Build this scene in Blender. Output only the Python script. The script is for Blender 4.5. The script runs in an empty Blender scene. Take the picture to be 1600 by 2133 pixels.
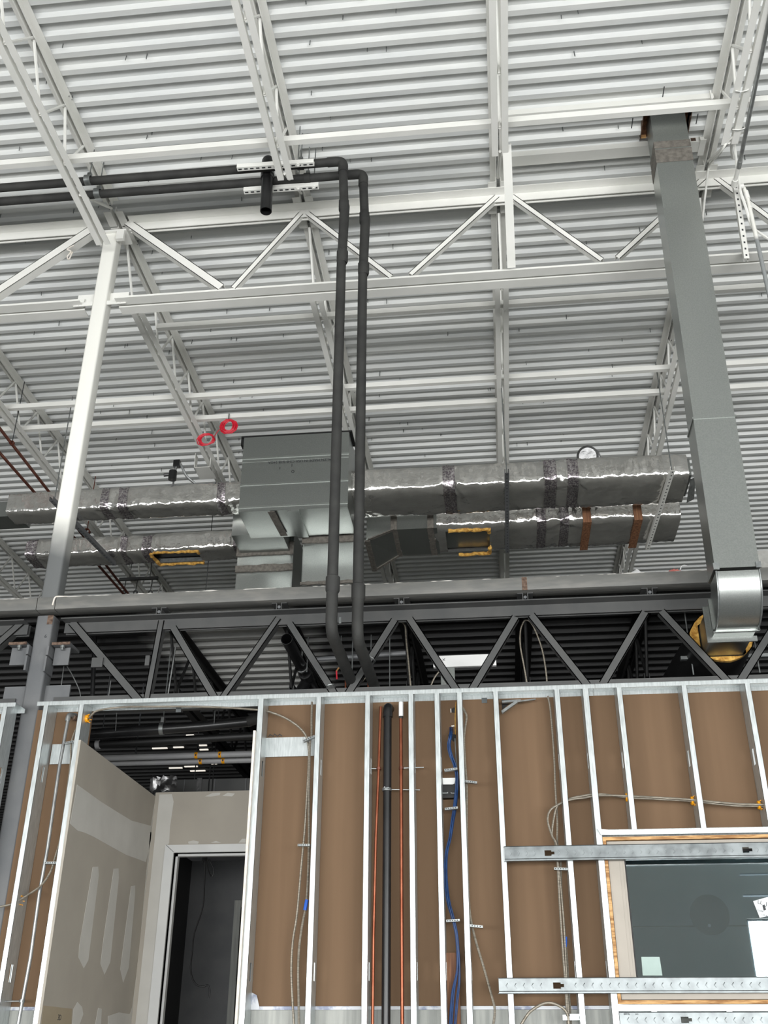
import bpy, bmesh, math, random
from mathutils import Vector, Matrix, noise
random.seed(7)
V = Vector
SC = bpy.context.scene
COL = SC.collection

# ---------------------------------------------------------------- camera
F, TH, RO, YAW = 2149.446, 0.492772889, 0.003496501, 0.109427096
EYE = V((0, 0, 1.6))
_R0 = Matrix(((1, 0, 0), (0, -math.sin(TH), math.cos(TH)), (0, math.cos(TH), math.sin(TH))))
_RR = Matrix(((math.cos(RO), math.sin(RO), 0), (-math.sin(RO), math.cos(RO), 0), (0, 0, 1)))
_RZ = Matrix(((math.cos(YAW), math.sin(YAW), 0), (-math.sin(YAW), math.cos(YAW), 0), (0, 0, 1)))
CM = _RR @ _R0 @ _RZ                      # rows: right, up, forward
cam = bpy.data.objects.new('camera', bpy.data.cameras.new('camera'))
COL.objects.link(cam)
cam.data.sensor_width = 36
cam.data.lens = 36 * F / 2133
cam.data.clip_start = 0.05
cam.matrix_world = Matrix((
    (CM[0][0], CM[1][0], -CM[2][0], EYE.x),
    (CM[0][1], CM[1][1], -CM[2][1], EYE.y),
    (CM[0][2], CM[1][2], -CM[2][2], EYE.z),
    (0, 0, 0, 1)))
SC.camera = cam

# ---------------------------------------------------------------- daylight and exposure
wld = bpy.data.worlds.new('sky')
SC.world = wld
wld.use_nodes = True
wld.node_tree.nodes['Background'].inputs[0].default_value = (0.80, 0.90, 1.0, 1)
wld.node_tree.nodes['Background'].inputs[1].default_value = 2.2

def window_light(x, z, sx, sz, energy, color=(1, 0.995, 0.975)):
    li = bpy.data.lights.new('storefront_daylight', 'AREA')
    li.shape = 'RECTANGLE'
    li.size, li.size_y, li.energy, li.color = sx, sz, energy, color
    o = bpy.data.objects.new('storefront_daylight', li)
    COL.objects.link(o)
    o.location = (x, -6.3, z)
    o.rotation_euler = (math.pi / 2, 0, 0)
    return o
window_light(-4.2, 1.5, 15.6, 2.6, 2050)
window_light(7.9, 2.0, 7.8, 3.7, 1400)

SC.view_settings.view_transform = 'Standard'
SC.view_settings.look = 'None'
SC.view_settings.exposure = -0.06
SC.view_settings.gamma = 1.0
SC.view_settings.use_curve_mapping = False

# ---------------------------------------------------------------- helpers
def at(px, py, Y=None, Z=None, X=None):
    """The point of a plane (given distance, height or side) seen at a pixel of the 1600 x 2133 photograph."""
    d = CM.transposed() @ V(((px - 800) / F, -(py - 1066.5) / F, 1))
    if Y is not None: return EYE + d * (Y / d.y)
    if Z is not None: return EYE + d * ((Z - EYE.z) / d.z)
    return EYE + d * (X / d.x)

def s(r, g, b):
    return tuple(((c / 255 + 0.055) / 1.055) ** 2.4 if c > 10 else c / 255 / 12.92 for c in (r, g, b)) + (1,)

class G:
    def __init__(self): self.v = []; self.f = []
    def add(self, vs, fs):
        n = len(self.v)
        self.v += [tuple(p) for p in vs]
        self.f += [tuple(i + n for i in f) for f in fs]
        return self
    def box(self, a, b):
        (x0, y0, z0), (x1, y1, z1) = a, b
        return self.add([(x0, y0, z0), (x1, y0, z0), (x1, y1, z0), (x0, y1, z0), (x0, y0, z1), (x1, y0, z1), (x1, y1, z1), (x0, y1, z1)],
                        [(3, 2, 1, 0), (4, 5, 6, 7), (0, 1, 5, 4), (1, 2, 6, 5), (2, 3, 7, 6), (3, 0, 4, 7)])
    def prism(self, prof, p, q, up=(0, 0, 1)):
        p, q, up = V(p), V(q), V(up)
        d = (q - p).normalized()
        if abs(d.dot(up)) > 0.999: up = V((0, 1, 0))
        sd = d.cross(up).normalized(); u = sd.cross(d)
        n = len(prof)
        vs = [p + sd * a + u * b for a, b in prof] + [q + sd * a + u * b for a, b in prof]
        fs = [(i, (i + 1) % n, n + (i + 1) % n, n + i) for i in range(n)]
        return self.add(vs, fs + [tuple(range(n))[::-1], tuple(range(n, 2 * n))])
    def bar(self, p, q, w, h, up=(0, 0, 1)):
        return self.prism([(-w / 2, -h / 2), (w / 2, -h / 2), (w / 2, h / 2), (-w / 2, h / 2)], p, q, up)
    def tube(self, pts, r, n=8, caps=True):
        pts = [V(p) for p in pts]
        m = len(pts)
        rad = r if isinstance(r, (list, tuple)) else [r] * m
        t0 = (pts[1] - pts[0]).normalized()
        a = t0.orthogonal().normalized()
        vs = []
        for i, p in enumerate(pts):
            t = ((pts[min(i + 1, m - 1)] - pts[max(i - 1, 0)])).normalized()
            a = (a - t * a.dot(t)).normalized()
            b = t.cross(a)
            vs += [p + (a * math.cos(2 * math.pi * k / n) + b * math.sin(2 * math.pi * k / n)) * rad[i] for k in range(n)]
        fs = [(i * n + k, i * n + (k + 1) % n, (i + 1) * n + (k + 1) % n, (i + 1) * n + k) for i in range(m - 1) for k in range(n)]
        if caps: fs += [tuple(range(n))[::-1], tuple(range((m - 1) * n, m * n))]
        return self.add(vs, fs)
    def lathe(self, p, d, prof, n=20):
        """prof: (distance along d, radius) pairs; closed when radius 0 is given at the ends."""
        p, d = V(p), V(d).normalized()
        a = d.orthogonal().normalized(); b = d.cross(a)
        vs = []
        for t, r in prof:
            vs += [p + d * t + (a * math.cos(2 * math.pi * k / n) + b * math.sin(2 * math.pi * k / n)) * max(r, 1e-4) for k in range(n)]
        m = len(prof)
        return self.add(vs, [(i * n + k, i * n + (k + 1) % n, (i + 1) * n + (k + 1) % n, (i + 1) * n + k) for i in range(m - 1) for k in range(n)])
    def pipe(self, p, q, r, wall=0.006, n=20):
        p, q = V(p), V(q); L = (q - p).length
        return self.lathe(p, q - p, [(0, r - wall), (0, r), (L, r), (L, r - wall), (0, r - wall)], n)
    def quad_cross(self, a, b, c, d, out):
        """a sheet-metal panel with a cross break: corners a b c d, centre pushed out."""
        a, b, c, d = map(V, (a, b, c, d))
        m = (a + b + c + d) / 4 + V(out)
        return self.add([a, b, c, d, m], [(0, 1, 4), (1, 2, 4), (2, 3, 4), (3, 0, 4)])

def spline(pts, n=8):
    pts = [V(p) for p in pts]
    P = [pts[0] * 2 - pts[1]] + pts + [pts[-1] * 2 - pts[-2]]
    out = []
    for i in range(1, len(P) - 2):
        a, b, c, d = P[i - 1:i + 3]
        for k in range(n):
            t = k / n
            out.append(0.5 * ((2 * b) + (c - a) * t + (2 * a - 5 * b + 4 * c - d) * t * t + (3 * b - a - 3 * c + d) * t ** 3))
    return out + [pts[-1]]

def rounded(pts, r, n=5):
    """A polyline with every inner corner rounded to radius r."""
    pts = [V(p) for p in pts]
    out = [pts[0]]
    for a, b, c in zip(pts, pts[1:], pts[2:]):
        u, w = (a - b), (c - b)
        k = min(r, u.length * .49, w.length * .49)
        p, q = b + u.normalized() * k, b + w.normalized() * k
        for i in range(n + 1):
            t = i / n
            out.append(p * (1 - t) ** 2 + b * 2 * t * (1 - t) + q * t * t)
    return out + [pts[-1]]

def tag(o, label=None, cat=None, group=None, kind=None):
    if label: o['label'] = label
    if cat: o['category'] = cat
    if group: o['group'] = group
    if kind: o['kind'] = kind
    return o

def obj(name, g, m, parent=None, smooth=35, label=None, cat=None, group=None, kind=None):
    me = bpy.data.meshes.new(name)
    if not parent:
        lo = V([min(p[i] for p in g.v) for i in range(3)]); hi = V([max(p[i] for p in g.v) for i in range(3)])
        org = V(((lo.x + hi.x) / 2, (lo.y + hi.y) / 2, lo.z))
    else: org = V((0, 0, 0))
    me.from_pydata([tuple(V(p) - org) for p in g.v], [], g.f)
    bm = bmesh.new(); bm.from_mesh(me)
    bmesh.ops.recalc_face_normals(bm, faces=bm.faces)
    bm.to_mesh(me); bm.free()
    if smooth:
        me.polygons.foreach_set('use_smooth', [True] * len(me.polygons))
        me.set_sharp_from_angle(angle=math.radians(smooth))
    me.materials.append(m)
    o = bpy.data.objects.new(name, me)
    COL.objects.link(o)
    if parent:
        o.parent = parent
        o.location = (0, 0, 0) if parent.get('_part') else -parent.location
        o['_part'] = 1
    else: o.location = org
    return tag(o, label, cat, group, kind)

def thing(name, loc, label, cat, group=None, kind=None):
    o = bpy.data.objects.new(name, None)
    COL.objects.link(o)
    o.location = loc
    o.empty_display_size = .1
    return tag(o, label, cat, group, kind)

def L(a, b, t=0.006):
    """L-angle profile, corner at the origin, legs a (sideways) and b (up), signs allowed."""
    ta, tb = math.copysign(t, a), math.copysign(t, b)
    return [(0, 0), (a, 0), (a, tb), (ta, tb), (ta, b), (0, b)]

# ---------------------------------------------------------------- materials
def mat(name, c1, c2=None, scale=6, rough=.5, metal=0, bump=0, bscale=40, stretch=(1, 1, 1), rvar=0, spec=.5, lo=.35, hi=.65, detail=4, tex='noise'):
    m = bpy.data.materials.new(name)
    m.use_nodes = True
    nt = m.node_tree; N = nt.nodes; K = nt.links
    b = N['Principled BSDF']
    b.inputs['Roughness'].default_value = rough
    b.inputs['Metallic'].default_value = metal
    b.inputs['Specular IOR Level'].default_value = spec
    tc = N.new('ShaderNodeTexCoord'); mp = N.new('ShaderNodeMapping')
    K.new(tc.outputs['Object'], mp.inputs[0]); mp.inputs['Scale'].default_value = stretch
    if tex == 'voronoi':
        nz = N.new('ShaderNodeTexVoronoi'); out = nz.outputs['Color']
    else:
        nz = N.new('ShaderNodeTexNoise'); nz.inputs['Detail'].default_value = detail; out = nz.outputs['Fac']
    nz.inputs['Scale'].default_value = scale
    K.new(mp.outputs[0], nz.inputs['Vector'])
    rp = N.new('ShaderNodeValToRGB')
    rp.color_ramp.elements[0].position, rp.color_ramp.elements[1].position = lo, hi
    rp.color_ramp.elements[0].color, rp.color_ramp.elements[1].color = c1, c2 or c1
    K.new(out, rp.inputs[0]); K.new(rp.outputs[0], b.inputs['Base Color'])
    if rvar:
        mr = N.new('ShaderNodeMapRange')
        mr.inputs[3].default_value, mr.inputs[4].default_value = rough - rvar, rough + rvar
        K.new(out, mr.inputs[0]); K.new(mr.outputs[0], b.inputs['Roughness'])
    if bump:
        n2 = N.new('ShaderNodeTexNoise'); n2.inputs['Scale'].default_value = bscale; n2.inputs['Detail'].default_value = 3
        K.new(mp.outputs[0], n2.inputs['Vector'])
        bp = N.new('ShaderNodeBump'); bp.inputs['Strength'].default_value = bump; bp.inputs['Distance'].default_value = .01
        K.new(n2.outputs['Fac'], bp.inputs['Height']); K.new(bp.outputs[0], b.inputs['Normal'])
    return m

M = {}
M['white'] = mat('white_steel_paint', s(226, 226, 220), s(233, 232, 227), 3, .42, bump=.05, bscale=60)
M['deck'] = mat('white_deck_paint', s(210, 212, 211), s(221, 222, 219), 2.5, .45, stretch=(.4, 3, 3))
M['primer'] = mat('grey_primer', s(92, 94, 96), s(102, 103, 104), 5, .5, bump=.08, bscale=50)
M['primer_worn'] = mat('scuffed_grey_primer', s(98, 98, 95), s(118, 116, 111), 9, .55, bump=.15, bscale=30, lo=.45, hi=.75, stretch=(.5, 3, 2))
M['dark'] = mat('dark_grey_paint', s(66, 67, 67), s(75, 75, 74), 5, .5, bump=.06)
M['black_steel'] = mat('black_oversprayed_steel', s(12, 12, 12), s(20, 20, 20), 4, .6)
M['rust'] = mat('rusty_edge', s(70, 52, 42), s(116, 96, 82), 40, .85, bump=.3, bscale=120)
M['galv'] = mat('galvanised_sheet', s(164, 168, 165), s(178, 181, 178), 120, .30, .92, rvar=.02, lo=.3, hi=.7, bump=.10, bscale=2.5)
M['galv_dull'] = mat('dull_galvanised_sheet', s(146, 150, 147), s(158, 161, 158), 120, .36, .9, rvar=.02, lo=.3, hi=.7, bump=.10, bscale=2.5)
M['stud'] = mat('galvanised_stud', s(186, 192, 192), s(206, 211, 211), 30, .36, .6, rvar=.06, bump=.04, bscale=12, stretch=(3, 3, .4))
M['foil'] = mat('aluminium_foil_facing', s(222, 220, 216), s(236, 234, 230), 8, .15, .90, rvar=.05, bump=.8, bscale=16)
M['foil_dark'] = mat('dulled_foil', s(110, 110, 110), s(140, 140, 140), 10, .35, .9, bump=.5, bscale=22)
M['stud_web'] = mat('galvanised_stud_web', s(98, 102, 103), s(122, 127, 128), 14, .38, .92, rvar=.06, bump=.16, bscale=9)
M['foil_tape'] = mat('printed_foil_tape', s(146, 136, 144), s(214, 209, 209), 60, .3, .95, bump=.5, bscale=40, lo=.42, hi=.58)
M['mastic'] = mat('grey_duct_mastic', s(88, 84, 78), s(112, 107, 100), 30, .7, bump=.5, bscale=60)
M['rubber'] = mat('black_foam_insulation', s(38, 38, 37), s(50, 50, 48), 8, .75, bump=.08)
M['abs'] = mat('black_plastic_pipe', s(20, 20, 21), s(30, 30, 31), 8, .32)
M['copper'] = mat('copper_tube', s(132, 74, 52), s(152, 92, 68), 12, .36, .8)
M['copper_old'] = mat('tarnished_copper', s(110, 66, 54), s(140, 86, 70), 12, .45, .7)
M['paper'] = mat('brown_gypsum_paper', s(103, 80, 58), s(112, 88, 65), 2.2, .85, stretch=(6, 1, .25), lo=.3, hi=.7)
M['greyboard'] = mat('grey_backer_board', s(148, 150, 146), s(170, 171, 166), 5, .9, stretch=(8, 1, .5), bump=.1)
M['white_edge'] = mat('white_paper_edge', s(212, 214, 218), s(150, 156, 176), 16, .8, stretch=(1, 1, 1), lo=.52, hi=.66)
M['gyp'] = mat('white_gypsum_core', s(214, 206, 194), s(226, 220, 212), 30, .9, bump=.3)
M['mud'] = mat('grey_joint_compound', s(184, 182, 176), s(192, 190, 184), 4, .85)
M['white_trim'] = mat('white_primed_frame', s(196, 197, 196), s(204, 205, 203), 3, .5)
M['wood'] = mat('plywood_edge', s(150, 108, 66), s(206, 164, 112), 9, .8, stretch=(1.2, 1, 10), lo=.4, hi=.6)
M['plank'] = mat('brown_wood_blocking', s(96, 62, 42), s(140, 98, 68), 7, .75, stretch=(8, 4, .6), lo=.35, hi=.65)
M['vinyl'] = mat('taupe_window_frame', s(156, 149, 138), s(166, 158, 147), 4, .5)
M['yellow'] = mat('yellow_fibreglass', s(160, 112, 44), s(216, 172, 88), 35, .95, bump=.8, bscale=70)
M['orange'] = mat('orange_plastic', s(232, 158, 20), None, 5, .4)
M['blue'] = mat('blue_cable_jacket', s(16, 48, 92), s(24, 62, 112), 20, .4)
M['bluetape'] = mat('blue_tape', s(30, 90, 190), None, 5, .5)
M['red'] = mat('red_wire', s(196, 22, 46), s(214, 40, 60), 20, .45)
M['cable'] = mat('armoured_cable', s(112, 105, 94), s(148, 141, 128), 160, .45, .5, bump=.25, bscale=200, stretch=(.1, .1, 1))
M['conduit'] = mat('steel_conduit', s(150, 152, 152), s(176, 178, 177), 14, .35, .8)
M['zinc'] = mat('zinc_clip', s(128, 132, 132), s(152, 155, 154), 30, .4, .75)
M['pipe_white'] = mat('grey_white_jacket', s(150, 150, 152), s(160, 160, 160), 4, .5)
M['board_white'] = mat('white_panel', s(226, 226, 224), s(234, 234, 232), 4, .6)
M['shade'] = mat('black_rubbery_box', s(10, 10, 11), s(16, 16, 16), 6, .55)
M['plastic_bag'] = mat('translucent_film', s(206, 206, 206), s(228, 228, 228), 12, .45, bump=.5, bscale=30)
M['rag'] = mat('pink_red_rag', s(186, 92, 84), s(206, 130, 120), 16, .9, bump=.4)
M['concrete'] = mat('concrete_floor', s(124, 125, 126), s(138, 138, 138), 1.4, .6, bump=.05, bscale=20)
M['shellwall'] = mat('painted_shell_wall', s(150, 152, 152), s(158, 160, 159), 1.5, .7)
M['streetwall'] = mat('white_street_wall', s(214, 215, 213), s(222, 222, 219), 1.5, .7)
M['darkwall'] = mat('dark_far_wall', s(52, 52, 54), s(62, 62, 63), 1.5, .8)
M['ink'] = mat('black_marker_ink', s(52, 54, 56), None, 5, .7)
M['slab'] = mat('light_slab', s(168, 168, 164), s(182, 181, 176), 2, .7)
M['mullion'] = mat('storefront_mullion', s(60, 62, 64), None, 5, .4, .5)
M['label'] = mat('white_paper_label', s(216, 220, 222), s(226, 229, 230), 20, .7)
M['greenwhite'] = mat('pale_green_paper', s(160, 178, 172), s(168, 186, 180), 10, .7)

def ramp_z(name, z0, z1, ca, cb, nscale=3, namp=.3, rough=.45):
    """paint that stops at a height, with a ragged sprayed border."""
    m = bpy.data.materials.new(name); m.use_nodes = True
    nt = m.node_tree; N = nt.nodes; K = nt.links; b = N['Principled BSDF']
    b.inputs['Roughness'].default_value = rough
    g = N.new('ShaderNodeNewGeometry'); sp = N.new('ShaderNodeSeparateXYZ'); nz = N.new('ShaderNodeTexNoise')
    K.new(g.outputs['Position'], sp.inputs[0]); K.new(g.outputs['Position'], nz.inputs['Vector']); nz.inputs['Scale'].default_value = nscale
    ad = N.new('ShaderNodeMath'); ad.operation = 'MULTIPLY_ADD'; ad.inputs[1].default_value = namp; K.new(nz.outputs['Fac'], ad.inputs[0]); K.new(sp.outputs['Z'], ad.inputs[2])
    mr = N.new('ShaderNodeMapRange'); mr.inputs[1].default_value, mr.inputs[2].default_value = z0 + namp / 2, z1 + namp / 2
    K.new(ad.outputs[0], mr.inputs[0])
    mx = N.new('ShaderNodeMix'); mx.data_type = 'RGBA'; mx.inputs[6].default_value, mx.inputs[7].default_value = ca, cb
    K.new(mr.outputs[0], mx.inputs[0]); K.new(mx.outputs[2], b.inputs['Base Color'])
    return m
M['column'] = ramp_z('white_paint_over_grey_primer', 5.02, 5.34, s(100, 102, 102), s(232, 231, 224))
M['conduit_half'] = ramp_z('half_painted_conduit', 7.42, 7.47, s(140, 143, 143), s(230, 229, 222), 8, .1, .4)

def drywall_mat():
    """grey-green drywall paper with lighter joint-compound patches."""
    m = mat('grey_drywall_paper', s(158, 152, 142), s(167, 161, 150), 2, .85)
    return m
M['drywall'] = drywall_mat()

def glass_mat():
    m = bpy.data.materials.new('coated_glass'); m.use_nodes = True
    b = m.node_tree.nodes['Principled BSDF']
    b.inputs['Base Color'].default_value = s(196, 214, 218)
    b.inputs['Roughness'].default_value = .01
    b.inputs['Transmission Weight'].default_value = 1
    b.inputs['IOR'].default_value = 2.45
    return m
M['glass'] = glass_mat()

def black_deck_mat():
    """lower deck: black sprayed, with a bay left unpainted grey."""
    m = bpy.data.materials.new('black_sprayed_deck'); m.use_nodes = True
    nt = m.node_tree; N = nt.nodes; K = nt.links; b = N['Principled BSDF']; b.inputs['Roughness'].default_value = .6
    g = N.new('ShaderNodeNewGeometry'); sp = N.new('ShaderNodeSeparateXYZ'); K.new(g.outputs['Position'], sp.inputs[0])
    nz = N.new('ShaderNodeTexNoise'); nz.inputs['Scale'].default_value = 2.5; K.new(g.outputs['Position'], nz.inputs['Vector'])
    ad = N.new('ShaderNodeMath'); ad.operation = 'MULTIPLY_ADD'; ad.inputs[1].default_value = .5; K.new(nz.outputs['Fac'], ad.inputs[0]); K.new(sp.outputs['X'], ad.inputs[2])
    yy = N.new('ShaderNodeMapRange'); yy.inputs[1].default_value, yy.inputs[2].default_value, yy.inputs[4].default_value = 8.8, 9.3, 40; K.new(sp.outputs['Y'], yy.inputs[0])
    a2 = N.new('ShaderNodeMath'); K.new(ad.outputs[0], a2.inputs[0]); K.new(yy.outputs[0], a2.inputs[1]); ad = a2
    rp = N.new('ShaderNodeValToRGB'); K.new(rp.outputs[0], b.inputs['Base Color'])
    mr = N.new('ShaderNodeMapRange'); mr.inputs[1].default_value, mr.inputs[2].default_value = -4, 0
    K.new(ad.outputs[0], mr.inputs[0]); K.new(mr.outputs[0], rp.inputs[0])
    cr = rp.color_ramp
    cr.elements[0].position, cr.elements[0].color = .40, s(12, 12, 12)
    cr.elements[1].position, cr.elements[1].color = .46, s(150, 150, 147)
    e = cr.elements.new(.68); e.color = s(150, 150, 147)
    e = cr.elements.new(.74); e.color = s(12, 12, 12)
    return m
M['black_deck'] = black_deck_mat()
M['gyp_tan'] = mat('bare_tan_drywall', s(150, 138, 116), s(158, 146, 124), 3, .9)

def text(body, loc, size, rot, m, parent, name='printed_text', extrude=.0004):
    cu = bpy.data.curves.new(name, 'FONT'); cu.body = body; cu.size = size; cu.extrude = extrude
    cu.align_x = 'CENTER'; cu.align_y = 'CENTER'
    tmp = bpy.data.objects.new(name, cu); COL.objects.link(tmp)
    me = bpy.data.meshes.new_from_object(tmp.evaluated_get(bpy.context.evaluated_depsgraph_get()))
    bpy.data.objects.remove(tmp); bpy.data.curves.remove(cu)
    me.materials.clear(); me.materials.append(M[m])
    o = bpy.data.objects.new(name, me); COL.objects.link(o)
    o.rotation_euler = rot
    if parent:
        o.parent = parent; o.location = V(loc) - (V((0, 0, 0)) if parent.get('_part') else parent.location)
    else: o.location = loc
    return o

# ================================================================ THE SETTING
ZD = 8.42                      # underside of the white roof deck
PIT = 0.1524                   # rib pitch
XW0, XW1, YW0, YW1 = -15.0, 12.0, -6.0, 24.0

def deck_sheet(x0, x1, y, n, z, th=.09):
    """n ribs of trapezoid steel deck, ribs along X, closed above."""
    pr = []
    for i in range(n):
        b = y + i * PIT
        pr += [(b, z), (b + .046, z), (b + .060, z + .038), (b + .136, z + .038)]
    pr += [(y + n * PIT, z), (y + n * PIT, z + th), (y, z + th)]
    # profile in (Y, Z): extrude along X; side vector for +X is -Y
    return G().prism([(-a, c) for a, c in pr], (x0, 0, 0), (x1, 0, 0))

HOLE = (1.45, 1.83, 6.06, 6.30)      # duct opening in the roof
ceiling = thing('ceiling', (0, 0, ZD), 'white corrugated steel roof deck overhead', None, kind='structure')
y0 = 4.692 - PIT * 72
i = 0
while y0 + i * 6 * PIT < YW1:
    ya = y0 + i * 6 * PIT
    if ya < HOLE[2] < ya + 6 * PIT or ya < HOLE[3] < ya + 6 * PIT:
        obj('deck_sheet', deck_sheet(XW0, HOLE[0], ya, 6, ZD), M['deck'], ceiling)
        obj('deck_sheet', deck_sheet(HOLE[1], XW1, ya, 6, ZD), M['deck'], ceiling)
        # the ribs before and behind the opening
        for k in range(6):
            yk = ya + k * PIT
            if yk + PIT <= HOLE[2] + .08 or yk >= HOLE[3] - .02:
                obj('deck_sheet', deck_sheet(HOLE[0], HOLE[1], yk, 1, ZD), M['deck'], ceiling)
    else:
        obj('deck_sheet', deck_sheet(XW0, XW1, ya, 6, ZD), M['deck'], ceiling)
    i += 1
obj('roof_board', G().box((XW0, YW0, ZD + .1), (XW1, YW1, ZD + .2)), M['plank'], ceiling)

# fastener tips poking through the flutes
g = G()
for k in range(230):
    yr = 4.692 + PIT * random.randint(0, 42) + random.uniform(.07, .12)
    x = random.uniform(-5, 3)
    if abs(((x + 5.2) / 1.72) % 1 - .5) > .45: continue
    g.bar((x, yr, ZD + .04), (x + random.uniform(-.004, .004), yr + random.uniform(-.004, .004), ZD - random.uniform(0, .022)), .006, .006)
obj('roof_fastener', g, M['zinc'], ceiling, kind='stuff')

floor = tag(obj('floor', G().box((XW0, YW0, -.2), (XW1, YW1, 0)), M['concrete']), kind='structure')

def wall_with_openings(name, x0, x1, z0, z1, y0, y1, holes, m):
    """wall in XZ with rectangular openings (x0,x1,z0,z1)."""
    g = G(); xs = sorted({x0, x1} | {h[0] for h in holes} | {h[1] for h in holes})
    for a, b in zip(xs, xs[1:]):
        hs = [h for h in holes if h[0] <= a and h[1] >= b]
        zs = z0
        for h in sorted(hs, key=lambda h: h[2]):
            if h[2] > zs: g.box((a, y0, zs), (b, y1, h[2]))
            zs = h[3]
        if z1 > zs: g.box((a, y0, zs), (b, y1, z1))
    return tag(obj(name, g, m), kind='structure')
GL1, GL2 = (-12, 3.4, .2, 2.8), (4.08, 11.7, .2, 3.81)
wall_with_openings('wall_street', XW0, XW1, 0, ZD, -6.2, -6.0, [GL1, GL2, (4.08, 8, 4.165, 4.20), (4.08, 8, 4.51, 4.545)], M['streetwall'])
for n, (a, b, c, d) in enumerate((GL1, GL2)):
    k = 8 if n == 0 else 4
    w = thing('window_%d' % (n + 2), (0, -6.1, 0), 'storefront glazing behind the viewer', None, kind='structure')
    for j in range(k + 1):
        x = a + (b - a) * j / k
        obj('mullion', G().box((x - .03, -6.18, c), (x + .03, -6.05, d)), M['mullion'], w)
    obj('sill_rail', G().box((a, -6.18, c - .03), (b, -6.05, c + .03)), M['mullion'], w)
    obj('head_rail', G().box((a, -6.18, d - .03), (b, -6.05, d + .03)), M['mullion'], w)
tag(obj('wall_left', G().box((XW0 - .2, YW0, 0), (XW0, YW1, ZD)), M['shellwall']), kind='structure')
tag(obj('wall_right', G().box((XW1, YW0, 0), (XW1 + .2, YW1, ZD)), M['shellwall']), kind='structure')
tag(obj('wall_rear', G().box((XW0, YW1, 4.66), (XW1, YW1 + .2, ZD)), M['shellwall']), kind='structure')
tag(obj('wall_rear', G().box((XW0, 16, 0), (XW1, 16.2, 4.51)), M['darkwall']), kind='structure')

# mezzanine: dark corrugated deck and slab beyond the edge tube
ZM = 4.513
mez = thing('floor', (0, 6.8, ZM), 'dark steel deck and slab of the mezzanine', None, kind='structure')
for k in range(0, 66, 6):
    obj('deck_sheet', deck_sheet(XW0, XW1, 6.86 + k * PIT, 6, ZM, .10), M['black_deck'], mez)
obj('slab', G().box((XW0, 6.80, ZM + .10), (XW1, YW1, ZM + .14)), M['slab'], mez)

# ================================================================ ROOF STEEL
def joist(X, y0, y1, nodes, label, m, zb=7.90, zt=ZD - .002, seats=(), ends=()):
    t = thing('roof_joist', (X, (y0 + y1) / 2, zb), label, 'joist', 'open web roof joists')
    for sg in (-1, 1):
        obj('bottom_chord', G().prism(L(.050 * sg, .050), (X + sg * .014, y0, zb), (X + sg * .014, y1, zb)), m, t)
        a0 = y0 - (.47 if 'front' in ends else 0); a1 = y1 + (.78 if 'back' in ends else 0)
        obj('top_chord', G().prism(L(.055 * sg, -.055), (X + sg * .014, a0, zt), (X + sg * .014, a1, zt)), m, t)
    for (ya, za, yb, zz) in nodes:
        obj('web_bar', G().tube([(X, ya, za), (X, yb, zz)], .0125, 6), m, t)
    for ys in seats:
        for sg in (-1, 1):
            obj('seat_angle', G().prism(L(.07 * sg, .062), (X + sg * .02, ys - .09, ZD - .0655), (X + sg * .02, ys + .09, ZD - .0655)), m, t)
    return t
def webs(ya, yb, first_top, step=.62):
    out = []; y = first_top
    while y < yb:
        if y > ya: out.append((y, ZD - .03, min(y + step / 2, yb), 7.92))
        if y + step <= yb + .35 and y + step / 2 > ya: out.append((y + step / 2, 7.92, y + step, ZD - .03))
        y += step
    return out
GY = 6.76                                       # plane of the girders and columns
JX = {0: -5.18, 1: -3.185, 2: -1.462, 3: .262, 4: 2.03}
wf = lambda yend: webs(2.5, 5.3, 4.82 - .62 * 4) + [(5.443, ZD - .03, 5.62, 7.92), (5.62, 7.92, 5.86, ZD - .03), (yend, 7.92, 6.55, ZD - .06)]
joist(JX[1], -5.9, 6.52, wf(5.95), 'white roof joist running overhead to the top of the white column', M['white'], seats=(6.68,), ends=())
joist(JX[2], -5.9, 5.95, wf(5.9), 'white roof joist ending at the two slotted struts above the black pipes', M['white'], seats=(6.68,), ends=('back',))
joist(JX[3], -5.9, 5.88, wf(5.85), 'white roof joist left of the roof duct, braced down to the white truss', M['white'], seats=(6.68,), ends=('back',))
joist(JX[4], -5.9, 5.95, wf(5.95), 'white roof joist right of the roof duct with a grey conduit along it', M['white'], seats=(6.68,), ends=('back',))
joist(JX[0], -5.9, 5.95, wf(5.9), 'white roof joist left of the white column, over the front bay', M['white'], seats=(6.68,), ends=('back',))
wb = webs(7.3, 16, 7.19) + [(6.97, ZD - .06, 7.3, 7.92)]
bl = {0: 'white roof joist beyond the truss, crossing behind the white column', 1: 'white roof joist beyond the truss, carrying the tangled red wire',
      2: 'white roof joist beyond the truss, directly behind the black pipe drops', 3: 'white roof joist beyond the truss, above the middle of the right foil duct',
      4: 'white roof joist beyond the truss, half behind the tall galvanised duct'}
for k, x in JX.items():
    joist(x, 7.25, 20, wb, bl[k], M['white'], seats=(6.88,), ends=('front',))
joist(-7.14, 7.25, 20, wb, 'white roof joist farthest left, low beside the base of the white column', M['white'], ends=('front',))

for (y, z, xa, xb, lab) in ((5.60, 7.952, -6.5, 3.2, 'white bridging angle crossing in front of the roof duct opening'),
                            (7.75, 7.952, -3.10, 3.2, 'white bridging angle just beyond the bottom chord of the white truss'),
                            (8.95, 7.952, -7.2, 3.4, 'white bridging angle above the one holding the red wire coil'),
                            (9.38, 7.952, -7.2, 3.4, 'white bridging angle with the coil of red wire hanging on it')):
    o = obj('bridging_angle', G().prism(L(-.05, .055, .005), (xa, y, z), (xb, y, z)), M['white'], label=lab, cat='steel angle', group='bridging angles')
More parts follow.
